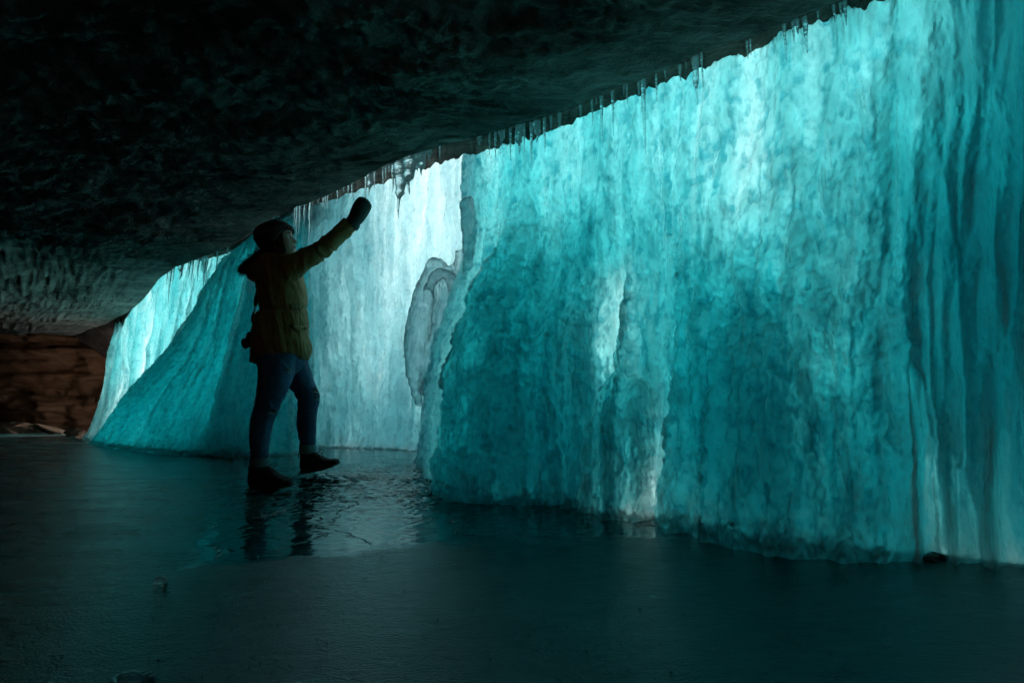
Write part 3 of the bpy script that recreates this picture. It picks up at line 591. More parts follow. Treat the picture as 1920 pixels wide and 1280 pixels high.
# ================================================================= person
PY = 3.30
def W(px, py, dy=0.0): return np.array(atY(px, py, PY+dy))
def ring(a, b, hd, dy=0.0, n=36, ex=2.3, lift=0.0, dyb=None):
    """closed ring between two outline pixels a, b; hd = half depth in metres, dy = depth offset"""
    A = W(*a, dy); B = W(*b, dy if dyb is None else dyb); c = (A+B)/2; u = (B-A)/2
    t = np.arange(n)*2*np.pi/n; ct, st = np.cos(t), np.sin(t)
    k = (np.abs(ct)**ex+np.abs(st)**ex)**(-1/ex)
    P = c[None]+u[None]*(ct*k)[:, None]+np.array([[0, hd, 0]])*(st*k)[:, None]
    P[:, 2] += lift*np.abs(st)**2
    return P
def loft(bm, rings, sub=4, close=True):
    """smooth tube through rings, both ends rounded shut"""
    Rg = catmull(np.array(rings), (len(rings)-1)*sub+1)
    vs = [[bm.verts.new(p) for p in r_] for r_ in Rg]; n = len(vs[0])
    for a, b in zip(vs, vs[1:]):
        for k in range(n): bm.faces.new((a[k], a[(k+1) % n], b[(k+1) % n], b[k]))
    if close:
        for e, s_ in ((vs[0], -1), (vs[-1], 1)):
            c = bm.verts.new(np.mean([v.co[:] for v in e], axis=0))
            for k in range(n):
                f = (e[k], e[(k+1) % n], c); bm.faces.new(f if s_ > 0 else f[::-1])
def ellip(bm, c, r, rot=None, seg=24):
    M = Matrix.Translation(Vector(c)) @ (rot or Matrix.Identity(4)) @ Matrix.Diagonal((*r, 1))
    bmesh.ops.create_uvsphere(bm, u_segments=seg, v_segments=seg//2, radius=1, matrix=M)
def remeshed(name, bm, vox, mat, parent, smooth=2, disp=None, tex=None):
    bmesh.ops.recalc_face_normals(bm, faces=bm.faces)
    me = bpy.data.meshes.new('tmp'); bm.to_mesh(me); bm.free()
    o = bpy.data.objects.new('tmp', me); C.objects.link(o)
    md = o.modifiers.new('r', 'REMESH'); md.mode = 'VOXEL'; md.voxel_size = vox; md.use_smooth_shade = True
    if smooth: s_ = o.modifiers.new('s', 'SMOOTH'); s_.factor = 0.5; s_.iterations = smooth
    dg = bpy.context.evaluated_depsgraph_get()
    m2 = bpy.data.meshes.new_from_object(o.evaluated_get(dg)); bpy.data.objects.remove(o)
    m2.name = name
    if disp:
        n = len(m2.vertices); V = np.zeros(n*3, np.float32); N = np.zeros(n*3, np.float32)
        m2.vertices.foreach_get('co', V); m2.vertices.foreach_get('normal', N); V = V.reshape(-1, 3); N = N.reshape(-1, 3)
        V = V+N*disp(V, N)[:, None]; m2.vertices.foreach_set('co', V.astype(np.float32).ravel()); m2.update()
    for p in m2.polygons: p.use_smooth = True
    m2.materials.clear(); m2.materials.append(mat)
    o = bpy.data.objects.new(name, m2); C.objects.link(o); o.parent = parent
    return o
def tube(bm, pts, r, n=8, taper=None):
    pts = [Vector(p) for p in pts]; vs = []
    for i, p in enumerate(pts):
        d = (pts[min(i+1, len(pts)-1)]-pts[max(i-1, 0)]).normalized()
        a = d.orthogonal().normalized() if i == 0 else (a_-d*a_.dot(d)).normalized()
        a_ = a; b = d.cross(a); rr = r if taper is None else r*taper(i/(len(pts)-1))
        vs.append([bm.verts.new(p+(a*math.cos(t)+b*math.sin(t))*rr) for t in [k*2*math.pi/n for k in range(n)]])
    for a, b in zip(vs, vs[1:]):
        for k in range(n): bm.faces.new((a[k], a[(k+1) % n], b[(k+1) % n], b[k]))
    bm.faces.new(vs[0][::-1]); bm.faces.new(vs[-1])

SKIN = principled('skin', (0.42, 0.25, 0.18), 0.55, bump=(120, 0.1, 0.001)); SKIN.node_tree.nodes['Principled BSDF'].inputs['Subsurface Weight'].default_value = 0.1
OLIVE = principled('olive_cotton', (0.29, 0.135, 0.035), 0.75, bump=(90, 0.35, 0.002), var=(9, (0.38, 0.19, 0.055)), sheen=0.15)
DENIM = principled('blue_denim', (0.03, 0.085, 0.17), 0.8, bump=(260, 0.5, 0.0015), var=(7, (0.055, 0.14, 0.25)), sheen=0.15)
CUFF = principled('pale_denim_reverse', (0.16, 0.27, 0.28), 0.85, bump=(300, 0.5, 0.0015))
BLACK = principled('black_suede', (0.012, 0.011, 0.011), 0.8, bump=(140, 0.4, 0.002))
RUBBER = principled('black_rubber', (0.01, 0.01, 0.01), 0.6)
MAROON = principled('dark_maroon_wool', (0.085, 0.008, 0.014), 0.9, bump=(180, 0.5, 0.002), sheen=0.3)
WOOL = principled('dark_green_grey_wool', (0.035, 0.05, 0.045), 0.9, bump=(150, 0.6, 0.003), sheen=0.3)
FUR = principled('dark_brown_fur', (0.03, 0.022, 0.014), 0.7)
HAIR = principled('dark_hair', (0.02, 0.012, 0.008), 0.5)
METAL = principled('dark_metal', (0.12, 0.12, 0.11), 0.35, metallic=1)
PLASTIC = principled('black_plastic', (0.012, 0.012, 0.013), 0.4)
LENSG = principled('lens_glass', (0.01, 0.012, 0.02), 0.05, coat=1)
THREAD = principled('white_thread', (0.55, 0.6, 0.6), 0.9)
EYEW = principled('eye_white', (0.6, 0.6, 0.58), 0.3); EYED = principled('dark_iris', (0.03, 0.02, 0.015), 0.2)

def ring3(c, fwd, upv, xf, xb, b, n=36, nose=0.0):
    pass
# head frame: origin at ear level centre, local x = facing, z = crown; tilted back
HC = W(523, 452); TILT = R(17); hx = Vector((math.cos(TILT), 0.10, math.sin(TILT))).normalized(); hz = Vector((-math.sin(TILT), 0, math.cos(TILT))); hy = hz.cross(hx).normalized(); hz = hx.cross(hy).normalized()
def H(x, y, z): v = Vector(HC)+hx*x+hy*y+hz*z; return np.array(v)
def head_rings():
    # z, front x, back x, half width  (metres, about ear level)
    prof = [(-0.118, 0.055, 0.0, 0.02), (-0.112, 0.078, -0.02, 0.036), (-0.10, 0.087, -0.035, 0.047), (-0.088, 0.088, -0.05, 0.054), (-0.07, 0.086, -0.07, 0.061),
            (-0.05, 0.088, -0.082, 0.066), (-0.03, 0.088, -0.09, 0.069), (-0.01, 0.087, -0.096, 0.072), (0.01, 0.085, -0.10, 0.074), (0.03, 0.091, -0.10, 0.076),
            (0.05, 0.093, -0.098, 0.076), (0.07, 0.088, -0.09, 0.072), (0.09, 0.072, -0.075, 0.06), (0.105, 0.045, -0.05, 0.04), (0.112, 0.015, -0.02, 0.015)]
    zs = np.linspace(-0.118, 0.112, 64); pr = np.array(prof); out = []
    n = 72; t = np.arange(n)*2*np.pi/n
    for z in zs:
        xf, xb, b = [np.interp(z, pr[:, 0], pr[:, k]) for k in (1, 2, 3)]
        ct, st = np.cos(t), np.sin(t)
        x = np.where(ct > 0, ct*xf, -ct*xb); y = st*b
        fr = np.exp(-(t/0.16)**2)+np.exp(-((t-2*np.pi)/0.16)**2)
        # nose, lips, chin
        nose = 0.026*np.interp(z, [-0.052, -0.046, -0.036, -0.018, 0.012, 0.026], [0, 0.45, 1.0, 0.62, 0.2, 0])
        wn = np.interp(z, [-0.045, 0.02], [0.26, 0.15]); frn = np.exp(-(((t+np.pi) % (2*np.pi)-np.pi)/wn)**2)
        lips = 0.0075*(math.exp(-((z+0.065)/0.0055)**2)+math.exp(-((z+0.079)/0.006)**2))-0.004*math.exp(-((z+0.072)/0.0025)**2)-0.004*math.exp(-((z+0.089)/0.005)**2)
        frl = np.exp(-(((t+np.pi) % (2*np.pi)-np.pi)/0.30)**2)
        soc = 0.012*math.exp(-((z-0.004)/0.014)**2); tt = np.abs((t+np.pi) % (2*np.pi)-np.pi)
        frs = np.exp(-((tt-0.42)/0.16)**2)
        ck = 0.004*math.exp(-((z+0.03)/0.02)**2)*np.exp(-((tt-0.75)/0.25)**2)
        x = x+nose*frn+lips*frl-soc*frs*0.9+ck
        out.append(np.array([H(a, b_, z) for a, b_ in zip(x, y)]))
    return out
bm = bmesh.new()
hr = head_rings(); vs = [[bm.verts.new(p) for p in r_] for r_ in hr]
for a, b_ in zip(vs, vs[1:]):
    for k in range(72): bm.faces.new((a[k], a[(k+1) % 72], b_[(k+1) % 72], b_[k]))
bm.faces.new(vs[0][::-1]); bm.faces.new(vs[-1])
for s_ in (-1, 1):       # ears
    ellip(bm, H(-0.012, s_*0.076, -0.012), (0.017, 0.008, 0.030), Matrix.Rotation(-0.2, 4, 'Y'))
def seg(bm, pts):        # limb of round sections: (px, py, dy, radius)
    rg = []
    P = [Vector(W(a, b_, d)) for a, b_, d, r_ in pts]
    for i, (a, b_, d, r_) in enumerate(pts):
        dr = (P[min(i+1, len(P)-1)]-P[max(i-1, 0)]).normalized(); v = Vector((0, 1, 0)); v = (v-dr*v.dot(dr)).normalized(); u_ = dr.cross(v)
        rg.append(np.array([P[i]+(u_*math.cos(t)+v*math.sin(t))*r_ for t in np.arange(24)*2*math.pi/24]))
    loft(bm, rg)
seg(bm, [(519, 470, 0, .050), (517, 485, 0, .055), (516, 500, 0, .07)])                          # neck
loft(bm, [ring((506, 482), (540, 482), .10), ring((490, 500), (556, 500), .155), ring((492, 540), (560, 540), .13), ring((498, 575), (562, 575), .11), ring((490, 620), (566, 620), .14), ring((486, 665), (566, 665), .15), ring((500, 690), (550, 690), .10)])
ARM = [(540, 498, -.16, .050), (566, 492, -.17, .046), (592, 475, -.17, .038), (616, 459, -.16, .037), (640, 436, -.15, .030), (654, 420, -.14, .026)]
seg(bm, ARM); seg(bm, [(654, 420, -.14, .026), (660, 410, -.14, .03), (668, 396, -.14, .034)])
LARM = [(520, 500, .15, .05), (524, 540, .18, .045), (530, 575, .19, .038), (540, 605, .18, .033), (548, 632, .17, .027)]
seg(bm, LARM)
# palms and fingers (inside the mittens)
def hand(bm, c, d, side):
    c = Vector(c); d = Vector(d).normalized(); s = Vector((0, 1, 0)); s = (s-d*s.dot(d)).normalized(); nrm_ = d.cross(s)
    ellip(bm, c, (0.028, 0.036, 0.045), Matrix((tuple(nrm_)+(0,), tuple(s)+(0,), tuple(d)+(0,), (0, 0, 0, 1))).transposed())
    for k in range(4):
        o0 = c+s*(k-1.5)*0.019+d*0.03; ln = (0.062, 0.072, 0.068, 0.054)[k]
        tube(bm, [o0, o0+d*ln*0.5+nrm_*0.004, o0+d*ln*0.8+nrm_*0.012, o0+d*ln+nrm_*0.022], 0.0085, 8)
    o0 = c+s*side*0.034-d*0.01; tube(bm, [o0, o0+(d*0.6+s*side*0.5)*0.04, o0+(d*0.9+s*side*0.4)*0.06], 0.010, 8)
hand(bm, W(668, 398, -.14), W(682, 376, -.14)-W(664, 404, -.14), 1)
hand(bm, W(552, 648, .17), W(556, 666, .17)-W(550, 640, .17), -1)
NL = [(516, 672, -.07, .085), (517, 710, -.08, .078), (507, 745, -.085, .062), (499, 772, -.09, .055), (489, 800, -.09, .052), (487, 835, -.09, .038), (486, 868, -.09, .035), (486, 892, -.09, .038)]
FL = [(540, 675, .09, .08), (555, 705, .12, .072), (573, 735, .16, .056), (578, 757, .18, .052), (575, 785, .21, .047), (576, 815, .235, .036), (578, 845, .25, .034), (578, 866, .25, .037)]
seg(bm, NL); seg(bm, FL)
seg(bm, [(482, 898, -.09, .035), (500, 900, -.09, .035), (530, 902, -.10, .025)]); seg(bm, [(576, 868, .25, .033), (596, 868, .25, .033), (622, 866, .24, .023)])
body = remeshed('person', bm, 0.005, SKIN, None, 1)
person = bpy.data.objects.new('person', None); person.location = W(520, 912); C.objects.link(person)
# the body mesh itself is the thing
bpy.data.objects.remove(person); person = body
body.name = 'person'
tag(body, 'person in olive parka, ripped jeans and beanie, one mittened hand raised to the ice', 'person')
# face details
for s_ in (-1, 1):
    bm = bmesh.new(); ellip(bm, H(0.070, s_*0.031, 0.003), (0.0125,)*3); e = obj_bm('eye', bm, EYEW, body)
    bm = bmesh.new(); ellip(bm, H(0.0795, s_*0.0325, 0.004), (0.005,)*3); obj_bm('iris', bm, EYED, e)
    bm = bmesh.new(); tube(bm, [H(0.084, s_*0.014, 0.023), H(0.087, s_*0.028, 0.028), H(0.074, s_*0.048, 0.024)], 0.0028, 6); obj_bm('eyebrow', bm, HAIR, body)
bm = bmesh.new(); tube(bm, [H(0.083, -0.022, -0.072), H(0.0905, -0.010, -0.0705), H(0.0925, 0, -0.071), H(0.0905, 0.010, -0.0705), H(0.083, 0.022, -0.072)], 0.0038, 6, lambda t: 0.4+math.sin(t*math.pi))
obj_bm('lips', bm, principled('lip', (0.35, 0.12, 0.11), 0.45), body)
# hair: falls from the hat over ears and nape into the hood
bm = bmesh.new(); rnd = random.Random(3)
for k in range(420):
    th = rnd.uniform(0.95, 2*math.pi-0.95)
    r0 = (0.092*math.cos(th) if math.cos(th) > 0 else 0.102*math.cos(th), 0.083*math.sin(th))
    p0 = H(r0[0]*1.0-0.008, r0[1], 0.025); ln = rnd.uniform(.09, .14)
    p1 = H(r0[0]*0.98-0.006, r0[1]*1.04, -0.03); p2 = H(r0[0]*0.9-0.004, r0[1]*0.98, 0.02-ln)
    tube(bm, [p0, p1, p2], 0.0042, 5, lambda t: 1-0.6*t)
obj_bm('hair', bm, HAIR, body)
# beanie
bm = bmesh.new(); rg = []
for z, xf, xb, b_ in [(-0.034, 0.030, -0.112, 0.086), (-0.022, 0.066, -0.122, 0.092), (0.0, 0.088, -0.130, 0.096), (0.022, 0.103, -0.136, 0.098), (0.034, 0.107, -0.140, 0.100), (0.055, 0.104, -0.146, 0.102), (0.058, 0.100, -0.146, 0.099), (0.08, 0.092, -0.146, 0.096), (0.105, 0.07, -0.136, 0.084), (0.125, 0.03, -0.108, 0.062), (0.135, -0.01, -0.07, 0.030)]:
    t = np.arange(96)*2*np.pi/96
    low = 0.0
    pts = []
    for q in t:
        c_, s2 = math.cos(q), math.sin(q); rib = 1+0.012*math.sin(q*32)
        x = (c_*xf if c_ > 0 else -c_*xb)*rib; y = s2*b_*rib
        zz = z+(0.050*sstep(-0.2, 0.9, c_) if z < 0.03 else 0.012*sstep(-0.2, 0.9, c_))
        pts.append(H(x, y, float(zz)))
    rg.append(np.array(pts))
loft(bm, rg, 3)
hat = obj_bm('beanie', bm, MAROON, body)
bm = bmesh.new()
for k in range(96):
    q = k*2*math.pi/96; c_, s2 = math.cos(q), math.sin(q); pts = []
    for z, xf, xb, b_ in [(-0.028, 0.058, -0.122, 0.091), (0.0, 0.090, -0.134, 0.098), (0.025, 0.106, -0.141, 0.102), (0.05, 0.108, -0.148, 0.105)]:
        zz = z+(0.050*float(sstep(-0.2, 0.9, c_)) if z < 0.03 else 0.012*float(sstep(-0.2, 0.9, c_)))
        pts.append(H((c_*xf if c_ > 0 else -c_*xb), s2*b_, zz))
    tube(bm, pts, 0.0034, 5)
obj_bm('hat_brim', bm, MAROON, hat)
# jacket
bm = bmesh.new()
loft(bm, [ring((475, 683), (573, 675), .150, lift=.055, ex=2.6), ring((474, 672), (580, 660), .160, lift=.045), ring((476, 655), (580, 645), .165, lift=.02), ring((478, 634), (575, 626), .160), ring((482, 608), (575, 604), .155),
    ring((489, 582), (572, 578), .142), ring((487, 558), (571, 548), .148), ring((484, 536), (567, 524), .165), ring((481, 518), (562, 508), .185), ring((484, 502), (556, 492), .190), ring((494, 488), (548, 482), .15), ring((503, 478), (541, 474), .085)], 4)
SL = [((528, 479), (545, 528), .075, -.145), ((546, 476), (566, 515), .068, -.165), ((561, 470), (581, 502), .062, -.175), ((576, 463), (594, 494), .059, -.175), ((590, 457), (607, 485), .056, -.17), ((606, 446), (629, 467), .055, -.16),
      ((624, 432), (642, 454), .050, -.15), ((638, 420), (655, 441), .048, -.145), ((644, 413), (663, 431), .047, -.14), ((647, 410), (666, 429), .045, -.14)]
loft(bm, [ring(a, b_, d, dy) for a, b_, d, dy in SL], 4)
loft(bm, [ring((500, 490), (534, 490), .06, .13), ring((503, 530), (546, 528), .06, .17), ring((510, 570), (550, 564), .056, .185), ring((520, 606), (558, 598), .052, .18), ring((532, 634), (564, 628), .048, .17)], 4)
# hood hanging on the back, collar
ellip(bm, W(484, 508), (0.065, 0.13, 0.060)); ellip(bm, W(478, 520), (0.032, 0.085, 0.040)); ellip(bm, W(500, 492), (0.085, 0.13, 0.035), Matrix.Rotation(0.25, 4, 'Y'))
loft(bm, [ring((505, 480), (552, 486), .105), ring((512, 472), (546, 478), .095), ring((516, 470), (542, 474), .085)], 3)
def folds(V, N):
    px, py = project(V.astype(float)); x, y, z = V[:, 0].astype(float), V[:, 1].astype(float), V[:, 2].astype(float)
    # sleeve folds run across the arm, body folds run down and slant toward the shoulder
    ax = Vector(W(654, 425)-W(548, 495)).normalized(); s = (x*ax[0]+z*ax[2]); tt = (-x*ax[2]+z*ax[0])
    arm = sstep(566, 590, px)*sstep(520, 500, py)
    fa = ridged(s*16+1.3*fbm(x*8, z*8, 5, 2), tt*5+y*6, 7, 2)*0.009
    fb = ridged(x*9+z*2.2+y*6, z*2.2-y*2, 9, 3)*0.0075+0.004*fbm(x*30, z*14+y*20, 13, 3)
    wst = -0.010*np.exp(-((py-578)/4.5)**2)*(1-arm)
    hem = 0.004*np.exp(-((py-(672+0*py))/3)**2)
    return (fa-0.006)*arm+(fb-0.006)*(1-arm)+wst+hem*0
jac = remeshed('parka', bm, 0.0055, OLIVE, body, 3, folds)
# belt tab, buckle, pocket flap, snaps, zip placket, cuffs
def patch(name, corners, dy0, th, mat, parent):
    """rounded flat patch of cloth: corner pixels (px,py,dy)"""
    bm = bmesh.new(); c = [Vector(W(a, b_, d)) for a, b_, d in corners]
    n_ = (c[1]-c[0]).cross(c[2]-c[1]).normalized(); f = bm.faces.new([bm.verts.new(p) for p in c])
    g = bmesh.ops.extrude_face_region(bm, geom=[f]); bmesh.ops.translate(bm, verts=[v for v in g['geom'] if isinstance(v, bmesh.types.BMVert)], vec=n_*th)
    bmesh.ops.bevel(bm, geom=bm.edges[:], offset=th*0.45, segments=2, affect='EDGES')
    return obj_bm(name, bm, mat, parent, smooth=False)
def surf_dy(px, py, obj_):          # depth of a garment's near surface under a pixel
    o_ = Vector((0, 0, CAMH)); d_ = Vector([float(v) for v in ray(px, py)]).normalized()
    hit, loc, nn, ix = obj_.ray_cast(o_, d_)
    return (loc.y-PY) if hit else None
def sp_(px, py, off, obj_):
    d_ = surf_dy(px, py, obj_)
    if d_ is None: d_ = -0.14
    return (px, py, d_-off)
bpy.context.view_layer.update()
def cloth_strip(name, pts_top, pts_bot, obj_, mat, parent, off=0.005, th=0.006):
    bm = bmesh.new(); A = [Vector(W(*sp_(x, y, off, obj_))) for x, y in pts_top]; B = [Vector(W(*sp_(x, y, off, obj_))) for x, y in pts_bot]
    A2 = [p-Vector((0, th, 0)) for p in A]; B2 = [p-Vector((0, th, 0)) for p in B]
    L_ = [[bm.verts.new(p) for p in q] for q in (A, A2, B2, B)]
    for i in range(4):
        a, b_ = L_[i], L_[(i+1) % 4]
        for k in range(len(a)-1): bm.faces.new((a[k], a[k+1], b_[k+1], b_[k]))
    bm.faces.new([q[0] for q in L_]); bm.faces.new([q[-1] for q in L_][::-1])
    return obj_bm(name, bm, mat, parent)
cloth_strip('waist_tab', [(544, 571), (550, 570.5), (557, 571.5), (564, 573)], [(544, 580), (550, 580), (557, 580.5), (564, 582)], jac, OLIVE, jac)
pk = cloth_strip('pocket_flap', [(546, 606), (554, 609), (562, 611), (570, 610), (577, 606)], [(545, 614), (554, 619), (562, 621), (570, 620), (578, 613)], jac, OLIVE, jac, 0.004, 0.007)
bm = bmesh.new()
c4 = [Vector(W(*sp_(x, y, 0.014, jac))) for x, y in [(554, 569.5), (559, 570), (559, 582), (554, 581.5), (554, 569.5)]]
for a, b_ in zip(c4, c4[1:]): tube(bm, [a, b_], 0.0022, 6)
obj_bm('buckle', bm, METAL, jac)
for x, y in ((554, 622-6), (568, 616)):
    bm = bmesh.new(); ellip(bm, W(*sp_(x, y, 0.012, jac)), (0.004, 0.003, 0.004), seg=10); obj_bm('snap', bm, METAL, jac)
bm = bmesh.new(); tube(bm, [W(*sp_(x, y, 0.0, jac)) for x, y in [(556, 520), (560, 545), (562, 570), (563, 600), (562, 630), (566, 655), (568, 670)]], 0.0035, 6); obj_bm('placket_seam', bm, OLIVE, jac)
bm = bmesh.new()
rg = [ring((645, 411.5), (665, 431), .050, -.14), ring((642, 414), (661.5, 434), .052, -.14), ring((639, 417.5), (658, 437.5), .051, -.142)]
loft(bm, rg, 3, close=False); obj_bm('sleeve_cuff', bm, OLIVE, jac)
# fur trim round the hood opening
bm = bmesh.new(); rnd = random.Random(5)
path = [(531, 481, -.10), (517, 475, -.125), (500, 476, -.125), (484, 485, -.115), (468, 499, -.07), (464, 504, 0), (468, 499, .07), (484, 485, .115), (500, 476, .125), (517, 475, .125), (531, 481, .10)]
PP = catmull(np.array([W(*p) for p in path]), 160); cen = Vector(W(508, 500))
tube(bm, [Vector(p) for p in PP[::4]], 0.024, 8)
for k in range(5200):
    i = rnd.randrange(1, 158); p = Vector(PP[i])+Vector([rnd.uniform(-.014, .014) for _ in range(3)])
    tg = Vector(PP[i+1]-PP[i-1]).normalized(); o_ = (p-cen).normalized()
    d = (o_*0.8+Vector((-0.45, 0, -0.1))+tg*rnd.uniform(-.5, .5)+Vector([rnd.gauss(0, .38) for _ in range(3)])).normalized()
    ln = rnd.uniform(.03, .075); q = d.orthogonal().normalized()*0.0011; r2 = d.cross(q)
    e_ = p+d*ln+Vector((0, 0, -0.25*ln)); m_ = p+d*ln*0.55
    v = [bm.verts.new(x) for x in (p+q, p-q*0.5+r2*0.8, p-q*0.5-r2*0.8, m_+q*.8, m_-q*.4+r2*.7, m_-q*.4-r2*.7, e_)]
    for a, b_, c_, d_ in ((0, 1, 4, 3), (1, 2, 5, 4), (2, 0, 3, 5)): bm.faces.new((v[a], v[b_], v[c_], v[d_]))
    for a, b_ in ((3, 4), (4, 5), (5, 3)): bm.faces.new((v[a], v[b_], v[6]))
obj_bm('fur_trim', bm, FUR, jac)
# jeans
bm = bmesh.new()
loft(bm, [ring((484, 640), (566, 640), .135), ring((484, 662), (570, 660), .140), ring((488, 690), (566, 684), .12), ring((505, 704), (552, 700), .08)], 4)
loft(bm, [ring((482, 668), (560, 664), .095, -.055), ring((487, 690), (552, 684), .092, -.07), ring((486, 714), (546, 710), .086, -.075), ring((483, 738), (535, 738), .077, -.08), ring((480, 758), (525, 758), .069, -.085), ring((476, 770), (520, 772), .064, -.09),
    ring((471.5, 790), (512, 788), .062, -.09), ring((469.5, 812), (507, 810), .060, -.09), ring((470.5, 838), (503, 836), .051, -.09), ring((472, 860), (501, 858), .044, -.09)], 5)
loft(bm, [ring((508, 665), (573, 668), .09, .06), ring((524, 695), (580, 694), .088, .10), ring((541, 723), (590, 720), .078, .14), ring((554, 741), (598, 740), .068, .165), ring((559, 756), (597, 756), .062, .18),
    ring((558, 778), (593, 776), .058, .205), ring((558, 800), (592, 798), .055, .225), ring((562, 826), (591.5, 822), .046, .24), ring((564, 838), (591, 834), .042, .25)], 5)
def denim_folds(V, N):
    x, y, z = [V[:, i].astype(float) for i in range(3)]; px, py = project(V.astype(float))
    k = np.exp(-((py-770)/28)**2)*(px < 535)+np.exp(-((py-750)/22)**2)*(px >= 535)+0.8*np.exp(-((py-848)/12)**2)*(px < 535)+0.8*np.exp(-((py-826)/12)**2)*(px >= 535)
    hip = np.exp(-((py-690)/22)**2)
    return 0.0065*k*(ridged(x*5+3, z*34+4*fbm(x*8, y*8, 3, 2), 15, 2)-1)+0.003*hip*ridged(x*18+z*14, y*10, 16, 2)+0.0018*fbm(x*30, z*30+y*30, 17, 2)
jeans = remeshed('jeans', bm, 0.005, DENIM, body, 2, denim_folds)
bpy.context.view_layer.update()
for (a1, b1), (a2, b2), hd, dy in (((470.5, 857), (503, 858), .050, -.09), ((562.5, 833), (592, 834), .048, .25)):
    bm = bmesh.new(); h_ = 16
    loft(bm, [ring((a1+3, b1+3), (b1 and a2-3, b2+3), hd-.006, dy), ring((a1+.6, b1), (a2-.6, b2), hd, dy), ring((a1-.6, b1+3), (a2+.6, b2+3), hd+.003, dy), ring((a1-.4, b1+h_), (a2+.4, b2+h_-1), hd+.002, dy), ring((a1+2, b1+h_+1.5), (a2-2, b2+h_), hd-.005, dy)], 3, close=False)
    cf = obj_bm('turned_up_cuff', bm, CUFF, jeans); so = cf.modifiers.new('s', 'SOLIDIFY'); so.thickness = 0.003
# side seam
for pts in ([(520, 690), (513, 730), (503, 765), (495, 800), (490, 830), (488, 852)], [(556, 700), (571, 735), (580, 756), (577, 785), (577, 810), (578, 830)]):
    bm = bmesh.new(); tube(bm, [W(*sp_(x, y, 0.0005, jeans)) for x, y in pts], 0.0016, 5); obj_bm('side_seam', bm, DENIM, jeans)
# rips: black patch stands in for shade inside the tear, with hanging threads
def rip(cx, cy_, w_, h_, seed, onedge=False):
    rnd = random.Random(seed); bm = bmesh.new(); pts = []
    for k in range(18):
        t = k*2*math.pi/18; q = 1+rnd.uniform(-.25, .25)
        pts.append(bm.verts.new(W(*sp_(cx+w_*math.cos(t)*q, cy_+h_*math.sin(t)*q, 0.002, jeans))))
    c = bm.verts.new(W(*sp_(cx, cy_, 0.002, jeans)))
    for k in range(18): bm.faces.new((pts[k], pts[(k+1) % 18], c))
    r_ = obj_bm('ripped_hole_shade', bm, BLACK, jeans, smooth=False); so = r_.modifiers.new('s', 'SOLIDIFY'); so.thickness = 0.002
    bm = bmesh.new()
    for k in range(14):
        x0 = cx+rnd.uniform(-w_, w_)*1.05; y0 = cy_+rnd.choice((-1, 1))*h_*rnd.uniform(.5, 1.1); dx = rnd.uniform(-4, 4); dy_ = rnd.uniform(1, 6)
        tube(bm, [W(*sp_(x0, y0, 0.004, jeans)), W(*sp_(x0+dx*.5, y0+dy_*.5, 0.006, jeans)), W(*sp_(x0+dx, y0+dy_, 0.005, jeans))], 0.0009, 4)
    for k in range(4):
        yy = cy_+h_*rnd.uniform(-.9, .9)
        tube(bm, [W(*sp_(cx-w_, yy, 0.004, jeans)), W(*sp_(cx, yy+1, 0.005, jeans)), W(*sp_(cx+w_, yy+rnd.uniform(-1, 1), 0.004, jeans))], 0.0009, 4)
    obj_bm('loose_threads', bm, THREAD, r_)
rip(511, 771, 9, 3.2, 1); rip(541, 693, 6, 2.6, 2); rip(591, 731, 4, 4, 3); rip(594, 743, 4.0, 5, 4)
